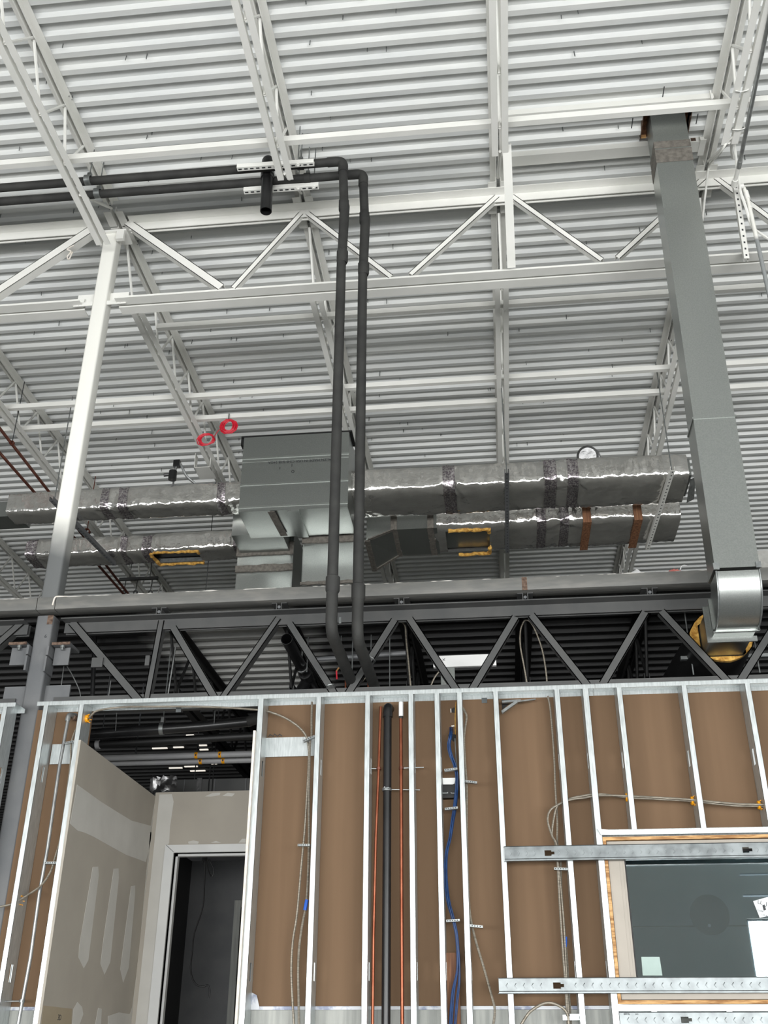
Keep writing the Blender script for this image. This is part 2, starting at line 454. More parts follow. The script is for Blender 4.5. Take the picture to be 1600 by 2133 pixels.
# far row
obj('bridging_angle', G().prism(L(.042, .042, .005), (-8, 12.0, ZD - .06), (-5.2, 12.0, ZD - .06)), M['white'], label='short white bridging angle far left beside the foil ducts', cat='steel angle', group='bridging angles')

# ---------------------------------------------------------------- white truss (joist girder)
def truss(name, label, xa, xb, mt, z, diag, verts=(), legw=.085):
    """z: (top flange z, top leg bottom, bottom chord top, bottom chord bottom)"""
    t = thing(name, ((xa + xb) / 2, GY, z[3]), label, 'truss')
    obj('top_chord', G().prism(L(.095, -(z[0] - z[1]), .008), (xa, GY - .015, z[0]), (xb, GY - .015, z[0])), mt, t)
    obj('top_chord', G().prism(L(-.095, -(z[0] - z[1]), .008), (xa, GY + .015, z[0]), (xb, GY + .015, z[0])), mt, t)
    obj('bottom_chord', G().prism(L(.095, z[2] - z[3], .008), (xa, GY - .015, z[3]), (xb, GY - .015, z[3])), mt, t)
    obj('bottom_chord', G().prism(L(-.095, z[2] - z[3], .008), (xa, GY + .015, z[3]), (xb, GY + .015, z[3])), mt, t)
    for (x0, zz0, x1, zz1, w, dp) in diag:
        gg = G()
        p, q = V((x0, GY, zz0)), V((x1, GY, zz1))
        for sg in (-1, 1):
            gg.prism([(sg * w / 2, -dp / 2), (sg * (w / 2 - .006), -dp / 2), (sg * (w / 2 - .006), dp / 2), (sg * w / 2, dp / 2)], p, q, (0, -1, 0))
        gg.prism([(-w / 2, dp / 2 - .006), (w / 2, dp / 2 - .006), (w / 2, dp / 2), (-w / 2, dp / 2)], p, q, (0, -1, 0))
        obj('web_member', gg, mt, t)
    return t
def D(ax, ay, bx, by, w=.05, dp=.05):
    a, b = at(ax, ay, Y=GY), at(bx, by, Y=GY)
    return (a.x, a.z, b.x, b.z, w, dp)
TZ = (8.355, 8.265, 7.50, 7.405)
tr = truss('steel_truss', 'white steel truss spanning from the white column past the tall duct', -3.07, 3.6, M['white'], TZ,
      [D(268, 468, 462, 603, .075, .07), D(628, 448, 487, 603), D(642, 448, 815, 580), D(1036, 412, 856, 575), D(1066, 412, 1253, 545), D(1466, 374, 1286, 540),
       D(1490, 374, 1640, 486)])
obj('chord_brace', G().prism(L(.062, .006, .006), (JX[3] + .02, 5.80, 7.93), (JX[3] + .03, 6.66, 7.44)), M['white'], tr)
obj('chord_brace', G().prism(L(.006, .05, .006), (JX[3] + .082, 5.80, 7.93), (JX[3] + .092, 6.66, 7.44)), M['white'], tr)
tl = truss('steel_truss', 'white steel truss left of the white column, cut off by the frame', -6.9, -3.38, M['white'], TZ,
      [D(200, 478, -60, 650, .085, .08)])
p = at(150, 520, Y=GY - .06)
obj('tied_wire', G().tube(spline([p + V((.02, -.02, .03)), p + V((-.03, -.03, -.02)), p + V((.01, -.03, -.05)), p + V((-.02, -.02, -.10)), p + V((.0, -.02, -.13)), p + V((.02, -.02, -.05))], 5), .007, 6), M['gyp'], tl)

# ---------------------------------------------------------------- columns
CX = -3.222
def rbox_prof(w, d, r=.018, n=3):
    pr = []
    for cx, cy, a0 in ((w / 2 - r, d / 2 - r, 0), (-w / 2 + r, d / 2 - r, 90), (-w / 2 + r, -d / 2 + r, 180), (w / 2 - r, -d / 2 + r, 270)):
        for k in range(n + 1):
            a = math.radians(a0 + 90 * k / n)
            pr.append((cx + r * math.cos(a), cy + r * math.sin(a)))
    return pr
c1 = thing('steel_column', (CX, GY, 4.615), 'upper steel tube column, white paint fading to grey at its foot', 'column')
obj('shaft', G().prism(rbox_prof(.127, .127), (CX, GY, 4.615), (CX, GY, 8.20), (0, 1, 0)), M['column'], c1)
obj('cap_plate', G().box((CX - .15, GY - .09, 8.20), (CX + .15, GY + .09, 8.22)), M['white'], c1)
obj('cap_plate', G().box((CX - .12, GY - .10, 8.10), (CX - .07, GY - .064, 8.20)).box((CX + .07, GY - .10, 8.10), (CX + .14, GY - .064, 8.20)), M['white'], c1)
for sg in (-1, 1):
    obj('gusset_plate', G().box((CX + sg * .064, GY - .05, 7.395), (CX + sg * .235, GY - .04, 7.435)), M['white'], c1)
    obj('gusset_plate', G().box((CX + sg * .064, GY + .0, 7.44), (CX + sg * .23, GY + .012, 7.56)), M['white'], c1)
    obj('bolt_hole', G().lathe((CX + sg * .185, GY - .051, 7.413), (0, -1, 0), [(0, 0), (0, .009), (.003, .009), (.003, 0)], 10), M['ink'], c1)

c2 = thing('steel_column', (CX, GY, 0), 'lower grey steel tube column between the two stud walls', 'column')
shaft2 = obj('shaft', G().prism(rbox_prof(.13, .13), (CX, GY, 0), (CX, GY, ZM - .02), (0, 1, 0)), M['primer'], c2)
obj('rust_stain', G().box((CX + .02, GY - .067, ZM - .09), (CX + .062, GY - .0655, ZM - .02)), M['rust'], c2)
text('6', (CX + .028, GY - .0662, 4.33), .04, (math.pi / 2, 0, 0), 'ink', shaft2, 'handwritten_mark')
for sg in (-1, 1):
    a = at(128 if sg > 0 else 38, 1341, Y=GY - .05)
    z = a.z
    obj('seat_plate', G().box((a.x - .065, GY - .06, z - .012), (a.x + .07, GY + .12, z + .006)), M['primer'], c2)
    obj('plate_edge', G().box((a.x - .065, GY - .066, z - .012), (a.x + .07, GY - .06, z + .008)), M['rust'], c2)
    obj('stiffener_plate', G().box((a.x - .055, GY - .02, z - .15), (a.x + .06, GY - .008, z - .02)), M['primer'], c2)
    obj('bolt', G().lathe((a.x + .01, GY - .045, z - .012), (0, 0, -1), [(0, 0), (0, .017), (.018, .017), (.018, .010), (.035, .010), (.035, 0)], 8), M['zinc'], c2)
    xs = CX + sg * .066
    obj('side_tab', G().box((min(xs, xs + sg * .018), GY - .10, z - .10), (max(xs, xs + sg * .018), GY + .03, z - .03)), M['primer'], c2)
    obj('side_tab', G().box((min(xs, xs + sg * .014), GY - .10, z - .22), (max(xs, xs + sg * .014), GY + .03, z - .11)), M['primer'], c2)
    b = at(120 if sg > 0 else 34, 1444, Y=GY)
    obj('gusset_plate', G().box((min(CX, b.x + sg * .09), GY - .006, 3.80), (max(CX, b.x + sg * .09), GY + .006, at(120, 1428, Y=GY).z)), M['primer'], c2)

# ---------------------------------------------------------------- edge tube and dark truss
YT = 6.63
ec = thing('edge_tube', (0, YT + .06, ZM), 'scuffed grey steel edge tube the upper column stands on', 'steel tube')
obj('tube_length', G().prism(rbox_prof(.13, .098, .008, 2), (-3.13, YT + .065, ZM + .05), (3.6, YT + .065, ZM + .05)), M['primer_worn'], ec)
obj('tube_length', G().prism(rbox_prof(.13, .098, .008, 2), (-7, YT + .065, ZM + .05), (-3.275, YT + .065, ZM + .05)), M['primer_worn'], ec)
obj('tube_block', G().prism(rbox_prof(.126, .10, .006, 2), (-3.27, YT + .064, ZM + .05), (-3.135, YT + .064, ZM + .05)), M['primer_worn'], ec)
for (xa, xb) in ((-7, -3.28), (-3.13, 3.6)):
    n_ = int((xb - xa) / .012)
    P = [V((xa + (xb - xa) * k / n_, YT + .003, ZM + .0955)) for k in range(n_ + 1)]
    obj('chipped_edge', G().tube(P, [max(.0005, .0012 + .006 * noise.noise(p * 7) + .004 * noise.noise(p * 31)) for p in P], 6), M['mud'], ec)
obj('mortar_smear', G().tube(spline([(-3.15, YT - .002, ZM + .03), (-3.14, YT - .003, ZM + .09), (-3.11, YT + .01, ZM + .103), (-3.05, YT + .02, ZM + .101)], 5), .006, 6), M['gyp'], ec)
obj('rust_stain', G().box((at(1093, 1220, Y=YT).x - .018, YT - .002, ZM + .0), (at(1093, 1220, Y=YT).x + .018, YT + .003, ZM + .098)), M['rust'], ec)

DZ = (4.452, 4.368, 3.885, 3.80)
def dD(ax, ay, bx, by, w=.055, dp=.05):
    a, b = at(ax, ay, Y=GY - .03), at(bx, by, Y=GY - .03)
    return (a.x, a.z, b.x, b.z, w, dp)
truss('steel_truss', 'dark grey steel truss above the stud wall, right of the column', -3.08, 3.6, M['dark'], DZ,
      [dD(150, 1296, 292, 1462, .06, .075), dD(336, 1292, 304, 1462, .045, .06), dD(360, 1306, 446, 1452, .055, .05), dD(580, 1287, 462, 1455, .045, .07), dD(603, 1298, 696, 1444),
       dD(822, 1290, 725, 1444), dD(853, 1288, 951, 1437), dD(1074, 1284, 983, 1436), dD(1107, 1280, 1224, 1427), dD(1344, 1274, 1256, 1424),
       dD(1378, 1272, 1518, 1420), dD(1640, 1262, 1544, 1416)])
truss('steel_truss', 'dark grey steel truss left of the column, mostly outside the frame', -6.5, -3.36, M['dark'], DZ,
      [dD(46, 1296, -40, 1372, .055, .07)])
tb = obj('web_tab', G().box(*[tuple(p) for p in (at(190, 1384, Y=GY - .055) + V((0, 0, -.02)), at(214, 1384, Y=GY - .045) + V((0, .006, .05)))]), M['dark'], label='small dark plate tab welded on the first dark truss diagonal', cat='steel tab')
tb = obj('web_tab', G().box(*[tuple(p) for p in (at(301, 1386, Y=GY - .055) + V((0, 0, 0)), at(313, 1366, Y=GY - .045) + V((0, .006, 0)))]), M['dark'], label='small dark plate tab beside the second dark truss diagonal', cat='steel tab')

jl = ['below the left foil duct opening', 'below the galvanised plenum', 'right of the black pipe drops', 'under the rusty spot on the edge tube', 'just left of the galvanised elbow', 'beyond the galvanised elbow']
for k, px in enumerate((338, 585, 838, 1095, 1355)):
    X = at(px, 1265, Y=GY - .02).x
    t = thing('floor_joist', (X, 7.5, 4.1), 'dark floor joist seated on the dark truss, ' + jl[k], 'joist', 'dark floor joists')
    for sg in (-1, 1):
        obj('seat_channel', G().prism([(sg * .014, 0), (sg * .055, 0), (sg * .055, .006), (sg * .020, .006), (sg * .020, .054), (sg * .055, .054), (sg * .055, .060), (sg * .014, .060)],
                                      (X, GY - .085, DZ[0] + .0005), (X, GY + .15, DZ[0] + .0005)), M['dark'], t)
        obj('top_chord', G().prism(L(sg * .05, -.05), (X + sg * .014, GY + .15, ZM - .001), (X + sg * .014, 13, ZM - .001)), M['black_steel'], t)
        obj('bottom_chord', G().prism(L(sg * .05, .05), (X + sg * .014, GY + .5, 4.05), (X + sg * .014, 13, 4.05)), M['black_steel'], t)
    obj('seat_bolt', G().lathe((X, GY - .08, DZ[0] + .03), (0, 1, 0), [(0, 0), (0, .012), (.06, .012), (.06, 0)], 8), M['primer'], t)
    y = GY + .2
    while y < 12:
        obj('web_bar', G().tube([(X, y, ZM - .02), (X, y + .3, 4.08)], .012, 6), M['black_steel'], t)
        obj('web_bar', G().tube([(X, y + .3, 4.08), (X, y + .6, ZM - .02)], .012, 6), M['black_steel'], t)
        y += .6

# ================================================================ PIPES UNDER THE ROOF
PZ = 8.06
def drop_pipe(name, label, yp, xe, zlow, r=.036, back=True):
    t = thing(name, (xe, yp, zlow), label, 'pipe', 'black insulated pipe pair')
    xl = -7.2
    obj('horizontal_run', G().tube([(xl, yp - .03, PZ), (-3.30, yp - .01, PZ), (-1.5, yp, PZ), (xe - .10, yp, PZ)], r, 14), M['rubber'], t)
    obj('elbow', G().tube(rounded([(xe - .13, yp, PZ), (xe, yp, PZ), (xe, yp, PZ - .13)], .06, 6), r * 1.12, 14), M['rubber'], t)
    obj('vertical_run', G().tube([(xe, yp, PZ - .10), (xe + .015, yp, PZ - .45), (xe + .022, yp, PZ - .50), (xe + .012, yp, PZ - 1.0), (xe + .008, yp, PZ - 1.05), (xe + .012, yp, zlow + .30)], [r, r, r * 1.1, r, r, r], 14), M['rubber'], t)
    for zz, rr in ((PZ - .49, 1.14), (PZ - 1.02, 1.24), (zlow + .32, 1.3)):
        obj('joint_sleeve', G().lathe((xe + .014, yp, zz + .06), (0, 0, -1), [(0, r), (.01, r * rr), (.10, r * rr * .98), (.12, r)], 14), M['rubber'], t)
    obj('lower_elbow', G().tube(rounded([(xe + .012, yp, zlow + .32), (xe + .012, yp, zlow), (xe + .03, yp + 1.0, zlow - .05)], .10, 6), r * 1.06, 14), M['rubber'], t)
    return t
drop_pipe('insulated_pipe', 'left of the two black pipes dropping past the white truss', 5.95, -.995, 3.985)
drop_pipe('insulated_pipe', 'right of the two black pipes dropping past the white truss', 6.10, -.850, 3.99)

def slotted_strut(name, p, q, label, n, up=(0, 0, 1), w=.041, m='white', group='slotted struts', slot=.028):
    """channel, slots on its underside."""
    p, q = V(p), V(q); up = V(up)
    t = thing(name, (p + q) / 2, label, 'strut', group)
    h = w
    prof = [(-w / 2, 0), (w / 2, 0), (w / 2, h), (w / 2 - .009, h), (w / 2 - .009, h - .003), (w / 2 - .003, h - .003), (w / 2 - .003, .003), (-w / 2 + .003, .003), (-w / 2 + .003, h - .003), (-w / 2 + .009, h - .003), (-w / 2 + .009, h), (-w / 2, h)]
    chn = obj('channel', G().prism(prof, p, q, up), M[m], t)
    d = (q - p).normalized(); sd = d.cross(up).normalized(); u = sd.cross(d)
    g = G()
    Ln = (q - p).length
    for k in range(n):
        c = p + d * (Ln * (k + .5) / n) - u * .0008
        g.bar(c - d * slot / 2, c + d * slot / 2, .013, .0012, u)
    obj('slot', g, M['ink'], chn)
    return t
a, b = at(494, 353, Z=7.985), at(655, 346, Z=7.985)
s1 = slotted_strut('slotted_strut', a, (b.x, a.y + .01, b.z), 'white slotted strut under the upper black pipe, crossing the pipe stub', 13)
a2, b2 = at(508, 401, Z=7.98), at(664, 391, Z=7.98)
s2 = slotted_strut('slotted_strut', a2, (b2.x, a2.y + .01, b2.z), 'white slotted strut behind the open black pipe stub', 13)
for st, pp, xs in ((s1, a, (622,)), (s2, a2, (598, 632))):
    for px in xs:
        X = at(px, 350, Z=7.98).x + (.0 if st is s1 else .05)
        hr = obj('hanger_rod', G().tube([(X, pp.y, 7.97), (X, pp.y, ZD)], .005, 6), M['zinc'], st)
        obj('rod_nut', G().lathe((X, pp.y, 7.983), (0, 0, -1), [(0, 0), (0, .016), (.012, .016), (.012, .008), (.02, .008), (.02, 0)], 8), M['white'], hr)
for k, (px, yy, zz) in enumerate(((180, 5.93, PZ), (187, 6.08, PZ), (632, 5.95, PZ), (640, 6.10, PZ))):
    X = at(px, 365, Z=PZ).x
    t = thing('pipe_clamp', (X, yy, zz), ['zinc clamp on the upper black pipe at the first joist', 'zinc clamp on the lower black pipe at the first joist',
              'dark clamp on the upper black pipe by the slotted struts', 'dark clamp on the lower black pipe by the slotted struts'][k], 'clamp', 'pipe clamps')
    obj('strap', G().lathe((X - .03, yy, zz), (1, 0, 0), [(0, .037), (0, .044), (.05, .044), (.05, .037)], 14), M['zinc'] if k < 2 else M['rubber'], t)
    obj('hanger_rod', G().tube([(X, yy, zz + .04), (X, yy, ZD)], .005, 6), M['zinc'], t)
    obj('rod_nut', G().box((X - .016, yy - .014, zz + .042), (X + .016, yy + .014, zz + .075)), M['zinc'], t)

c = at(554, 440, Y=6.03)
pv = thing('vent_pipe', (c.x, 6.03, c.z), 'short black open-ended pipe stub hanging between two slotted struts', 'pipe')
obj('pipe_body', G().pipe((c.x, 6.03, c.z), (c.x - .012, 6.03, c.z + .50), .047), M['abs'], pv)
obj('coupling', G().lathe((c.x - .012, 6.03, c.z + .36), (0, 0, 1), [(0, .047), (.0, .053), (.20, .053), (.22, .046), (.24, .03), (.24, 0)], 18), M['abs'], pv)
obj('pipe_strap', G().lathe((c.x - .01, 6.03, c.z + .40), (0, 0, 1), [(0, .052), (0, .057), (.03, .057), (.03, .052)], 18), M['zinc'], pv)

# ================================================================ TALL GALVANISED DUCT
dx0, dx1, dy0, dy1 = 1.50, 1.775, 6.06, 6.275      # at the roof
bx0, bx1 = 1.428, 1.692                             # at the elbow
zj = at(1450, 872, Y=dy0).z
ze = at(1490, 1181, Y=dy0).z
def dxs(z):
    k = (ZD - z) / (ZD - ze)
    return dx0 + (bx0 - dx0) * k, dx1 + (bx1 - dx1) * k
def duct_piece(za, zb, gro=0):
    a0, a1 = dxs(za); b0, b1 = dxs(zb)
    vs = [(a0 - gro, dy0 - gro, za), (a1 + gro, dy0 - gro, za), (a1 + gro, dy1 + gro, za), (a0 - gro, dy1 + gro, za),
          (b0 - gro, dy0 - gro, zb), (b1 + gro, dy0 - gro, zb), (b1 + gro, dy1 + gro, zb), (b0 - gro, dy1 + gro, zb)]
    return G().add(vs, [(0, 1, 2, 3), (4, 5, 6, 7), (0, 1, 5, 4), (1, 2, 6, 5), (2, 3, 7, 6), (3, 0, 4, 7)])
du = thing('roof_duct', (1.56, 6.16, 4.0), 'tall rectangular galvanised duct dropping from the roof to an elbow', 'duct')
obj('top_collar', duct_piece(ZD + .35, at(1400, 305, Y=dy0).z), M['galv_dull'], du, label='top duct length sealed with grey tape below the roof')
obj('upper_section', duct_piece(at(1400, 300, Y=dy0).z, zj, .003), M['galv'], du)
obj('lower_section', duct_piece(zj, ze, .005), M['galv'], du)
zt = at(1400, 318, Y=dy0).z
obj('seal_tape', duct_piece(zt + .04, zt - .10, .006), M['mastic'], du)
obj('seal_tape', duct_piece(zt + .13, zt + .055, .005), M['mastic'], du)
obj('joint_flange', duct_piece(zj + .008, zj - .008, .012), M['galv'], du)
obj('joint_flange', duct_piece(ze + .012, ze - .012, .010), M['galv'], du)
obj('corner_clip', G().box((bx0 - .016, dy0 - .02, ze - .025), (bx0 + .02, dy0 - .010, ze + .02)), M['zinc'], du)
obj('corner_clip', G().box((bx1 - .02, dy0 - .02, ze - .022), (bx1 + .012, dy0 - .010, ze + .018)), M['zinc'], du)
# elbow: quarter turn from down to back
zc, yc = ze - .03, dy1 + .07                          # centre of the bend
Ro, Ri = yc - dy0, .07
def bend(r, a): return (yc - r * math.cos(a), zc - r * math.sin(a))
NB = 14
g = G()
vs = []
for k in range(NB + 1):
    a = math.pi / 2 * k / NB
    (yo, zo), (yi, zi) = bend(Ro, a), bend(Ri, a)
    vs += [(bx0, yo, zo), (bx1, yo, zo), (bx1, yi, zi), (bx0, yi, zi)]
g.add(vs, [(k * 4 + i, k * 4 + (i + 1) % 4, k * 4 + 4 + (i + 1) % 4, k * 4 + 4 + i) for k in range(NB) for i in range(4)])
obj('elbow', g, M['galv'], du)
for x in (bx0, bx1):                                  # standing seams along the elbow's edges
    obj('elbow_seam', G().tube([(x, *bend(Ro + .004, math.pi / 2 * k / NB)) for k in range(NB + 1)], .006, 6), M['zinc'], du)
zo, zi = zc - Ro, zc - Ri
obj('elbow_flange', G().box((bx0 - .012, yc - .01, zo - .014), (bx1 + .012, yc + .012, zo + .004)).box((bx0 - .014, yc - .01, zo - .01), (bx0, yc + .012, zi)).box((bx1, yc - .01, zo - .01), (bx1 + .014, yc + .012, zi)), M['galv'], du)
obj('branch_duct', G().box((bx0 + .004, yc, zo), (bx1 - .004, yc + .80, zi)), M['galv_dull'], du)
obj('branch_flange', G().box((bx0 - .03, yc + .115, zo - .035), (bx1 + .02, yc + .13, zo + .0)).box((bx0 - .03, yc + .115, zo), (bx0 + .004, yc + .13, zi)), M['galv'], du)
# insulation wrap and black jacket going back
yi0 = 6.805
mx, mz = (bx0 + bx1) / 2 + .01, (zo + zi) / 2 + .03
iw = thing('insulated_duct', (mx, yi0 + 1.2, zo - .1), 'black jacketed duct behind the dark truss, raw yellow insulation at its end', 'duct')
def lumpy_ring(y, rx, rz, w, seed, n=40):
    o, i = [], []
    for k in range(n):
        a = 2 * math.pi * k / n
        j = 1 + .05 * noise.noise(V((math.cos(a) * 3, math.sin(a) * 3, seed)))
        o.append((mx + rx * j * math.cos(a), y, mz + rz * j * math.sin(a)))
        ca, sa = math.cos(a), math.sin(a)
        kk = min((bx1 - bx0 + .03) / 2 / max(abs(ca), 1e-3), (zi - zo + .03) / 2 / max(abs(sa), 1e-3))
        i.append((mx + kk * ca, y + .012, mz - .02 + kk * sa))
    return o, i
o_, i_ = lumpy_ring(yi0, .205, .178, .05, 1)
n = len(o_)
obj('raw_insulation', G().add(o_ + i_ + [(x, y + .06, z) for x, y, z in o_], [(k, (k + 1) % n, n + (k + 1) % n, n + k) for k in range(n)] + [(k, (k + 1) % n, 2 * n + (k + 1) % n, 2 * n + k) for k in range(n)]), M['yellow'], iw)
g = G(); rings = []
for j in range(9):
    y = yi0 + .012 + j * .3
    sc = 1.04 + .06 * j if j < 4 else 1.25
    rings.append([(mx + (x - mx) * sc - .02 * j, y, mz + (z - mz) * sc - .025 * min(j, 5)) for x, _, z in o_])
g.add([p for r_ in rings for p in r_], [(j * n + k, j * n + (k + 1) % n, (j + 1) * n + (k + 1) % n, (j + 1) * n + k) for j in range(8) for k in range(n)])
obj('black_jacket', g, M['shade'], iw)

# opening in the roof around the duct
fr = thing('deck_opening_edge', (1.6, 6.2, ZD), 'raw cut edges of the roof opening round the tall duct', 'opening edge')
obj('cut_edge', G().box((HOLE[0] - .006, HOLE[2], ZD - .004), (HOLE[0], HOLE[3], ZD + .09)), M['rust'], fr)
obj('cut_edge', G().box((HOLE[1], HOLE[2], ZD - .004), (HOLE[1] + .006, HOLE[3], ZD + .09)), M['rust'], fr)
obj('cut_edge', G().box((HOLE[0], HOLE[3] - .012, ZD + .0), (1.495, HOLE[3], ZD + .03)), M['wood'], fr)
# support angles either side of the opening
an = thing('opening_angle', (1.2, 6.4, ZD - .06), 'wide white support angle behind the tall duct at the roof opening', 'steel angle')
p, q = at(1070, 326, Z=ZD - .055), at(1480, 290, Z=ZD - .055)
obj('angle_leg', G().prism(L(-.11, .055, .005), (JX[3] + .07, p.y, ZD - .056), (JX[4] - .06, p.y, ZD - .056)), M['white'], an)
obj('burn_mark', G().box((1.86, p.y - .0015, ZD - .045), (1.90, p.y, ZD - .008)), M['rust'], an)
obj('bent_clip', G().prism(L(.05, .05, .005), (JX[4] - .10, p.y - .02, ZD - .06), (JX[4] - .10, p.y + .15, ZD - .06)), M['white'], an)
an2 = thing('opening_angle', (1.2, 5.7, ZD - .06), 'white support angle on the near side of the roof opening', 'steel angle')
p2 = at(1300, 219, Z=ZD - .055)
obj('angle_leg', G().prism(L(-.09, .055, .005), (JX[3] + .07, p2.y, ZD - .056), (JX[4] - .06, p2.y, ZD - .056)), M['white'], an2)
obj('end_plate', G().box((JX[4] - .09, p2.y - .03, ZD - .10), (JX[4] - .08, p2.y + .07, ZD - .002)), M['white'], an2)
for k, (px, py) in enumerate(((1382, 192), (1317, 257), (1452, 248))):
    c = at(px, py, Z=ZD + .0)
    w = .006
    t = obj('layout_mark', G().box((c.x - .004, c.y - .055, ZD - .0015), (c.x + .004, c.y + .05, ZD - .0002)), M['ink'],
            label=['black felt-tip mark on the roof deck above the tall duct', 'black felt-tip mark on the roof deck left of the tall duct', 'black felt-tip mark on the roof deck right of the tall duct'][k], cat='marking', group='felt-tip layout marks')

# ================================================================ CONDUITS AT THE RIGHT
cx_ = JX[4] + .105
cd = thing('conduit_run', (cx_, 4.5, 7.9), 'grey steel conduit running along the right-hand white joist', 'conduit')
p0, p1 = at(1606, 20, Z=7.90), at(1540, 345, Z=7.90)
p1b = at(1531, 378, Z=7.90)
dv = (p1 - p0).normalized()
obj('conduit', G().tube([p0 - dv * 2, p1], .016, 12), M['conduit'], cd)
obj('coupling', G().tube([p1 - dv * .05, p1 + dv * .02], .020, 12), M['conduit'], cd)
obj('conduit_body', G().tube([p1, p1b], [.018, .017], 12), M['white'], cd)
obj('end_fitting', G().tube([p1b - dv * .02, p1b + dv * .05], .024, 12), M['white'], cd)
cd2 = thing('conduit_drop', (2.29, 6.5, 6.5), 'half painted conduit dropping at the right edge of the frame', 'conduit')
e0 = at(1541, 388, Y=6.48); e1 = at(1556, 388, Y=6.52)
X2 = at(1570, 470, Y=6.52).x
obj('conduit', G().tube(rounded([e0, (X2 - .02, 6.5, e0.z + .01), (X2, 6.52, e0.z - .10), (X2 + .005, 6.52, 4.6)], .05), .0165, 12), M['conduit_half'], cd2)
obj('coupling', G().tube([(X2 - .006, 6.515, e0.z - .03), (X2, 6.52, e0.z - .11)], .022, 12), M['white'], cd2)
obj('coupling', G().tube([e0 + V((-.01, 0, 0)), e0 + V((.03, 0, 0))], .023, 12), M['white'], cd2)
obj('wire_tie', G().lathe((X2 + .002, 6.52, at(1570, 432, Y=6.52).z), (0, 0, -1), [(0, .016), (0, .021), (.012, .021), (.012, .016)], 10), M['white'], cd2)
ps, qs = at(1531, 372, Y=6.58), at(1556, 538, Y=6.58)
st3 = slotted_strut('slotted_strut', ps, qs, 'white slotted strut hanging below the grey conduit by the tall duct', 13, up=(0, 1, 0), slot=.018)
def cable(name, pts, r, m, label, cat='cable', group=None, n=6, k=8):
    return obj(name, G().tube(spline(pts, k), r, n), M[m], label=label, cat=cat, group=group)
cable('white_cable', [at(1551, 275, Z=7.93), at(1520, 290, Z=7.92), at(1500, 320, Z=7.92), at(1478, 345, Y=6.60), at(1470, 400, Y=6.62), at(1463, 460, Y=6.8), at(1458, 500, Y=6.9)], .009, 'white', 'white cable draped from the joist over the white truss behind the tall duct')
cable('white_cable', [at(1527, 330, Z=8.0), at(1524, 310, Z=7.96), at(1528, 285, Z=7.94), at(1530, 300, Y=6.3), at(1541, 390, Y=6.45), at(1553, 430, Y=6.5), at(1566, 470, Y=6.56), at(1578, 482, Y=6.62), at(1605, 500, Y=6.7)], .012, 'white', 'white cable looping beside the conduit at the right edge')
for k, (px, py) in enumerate(((1545, 187), (1538, 267))):
    c = at(px, py, Z=7.9)
    obj('zip_tie', G().tube(spline([c + V((-.045, 0, -.006)), c + V((0, .004, -.012)), c + V((.045, 0, -.006)), c + V((.05, 0, .02))], 4), .004, 6), M['white'],
        label=['white zip tie round the right-hand joist, upper one', 'white zip tie round the right-hand joist, lower one'][k], cat='zip tie', group='zip ties')

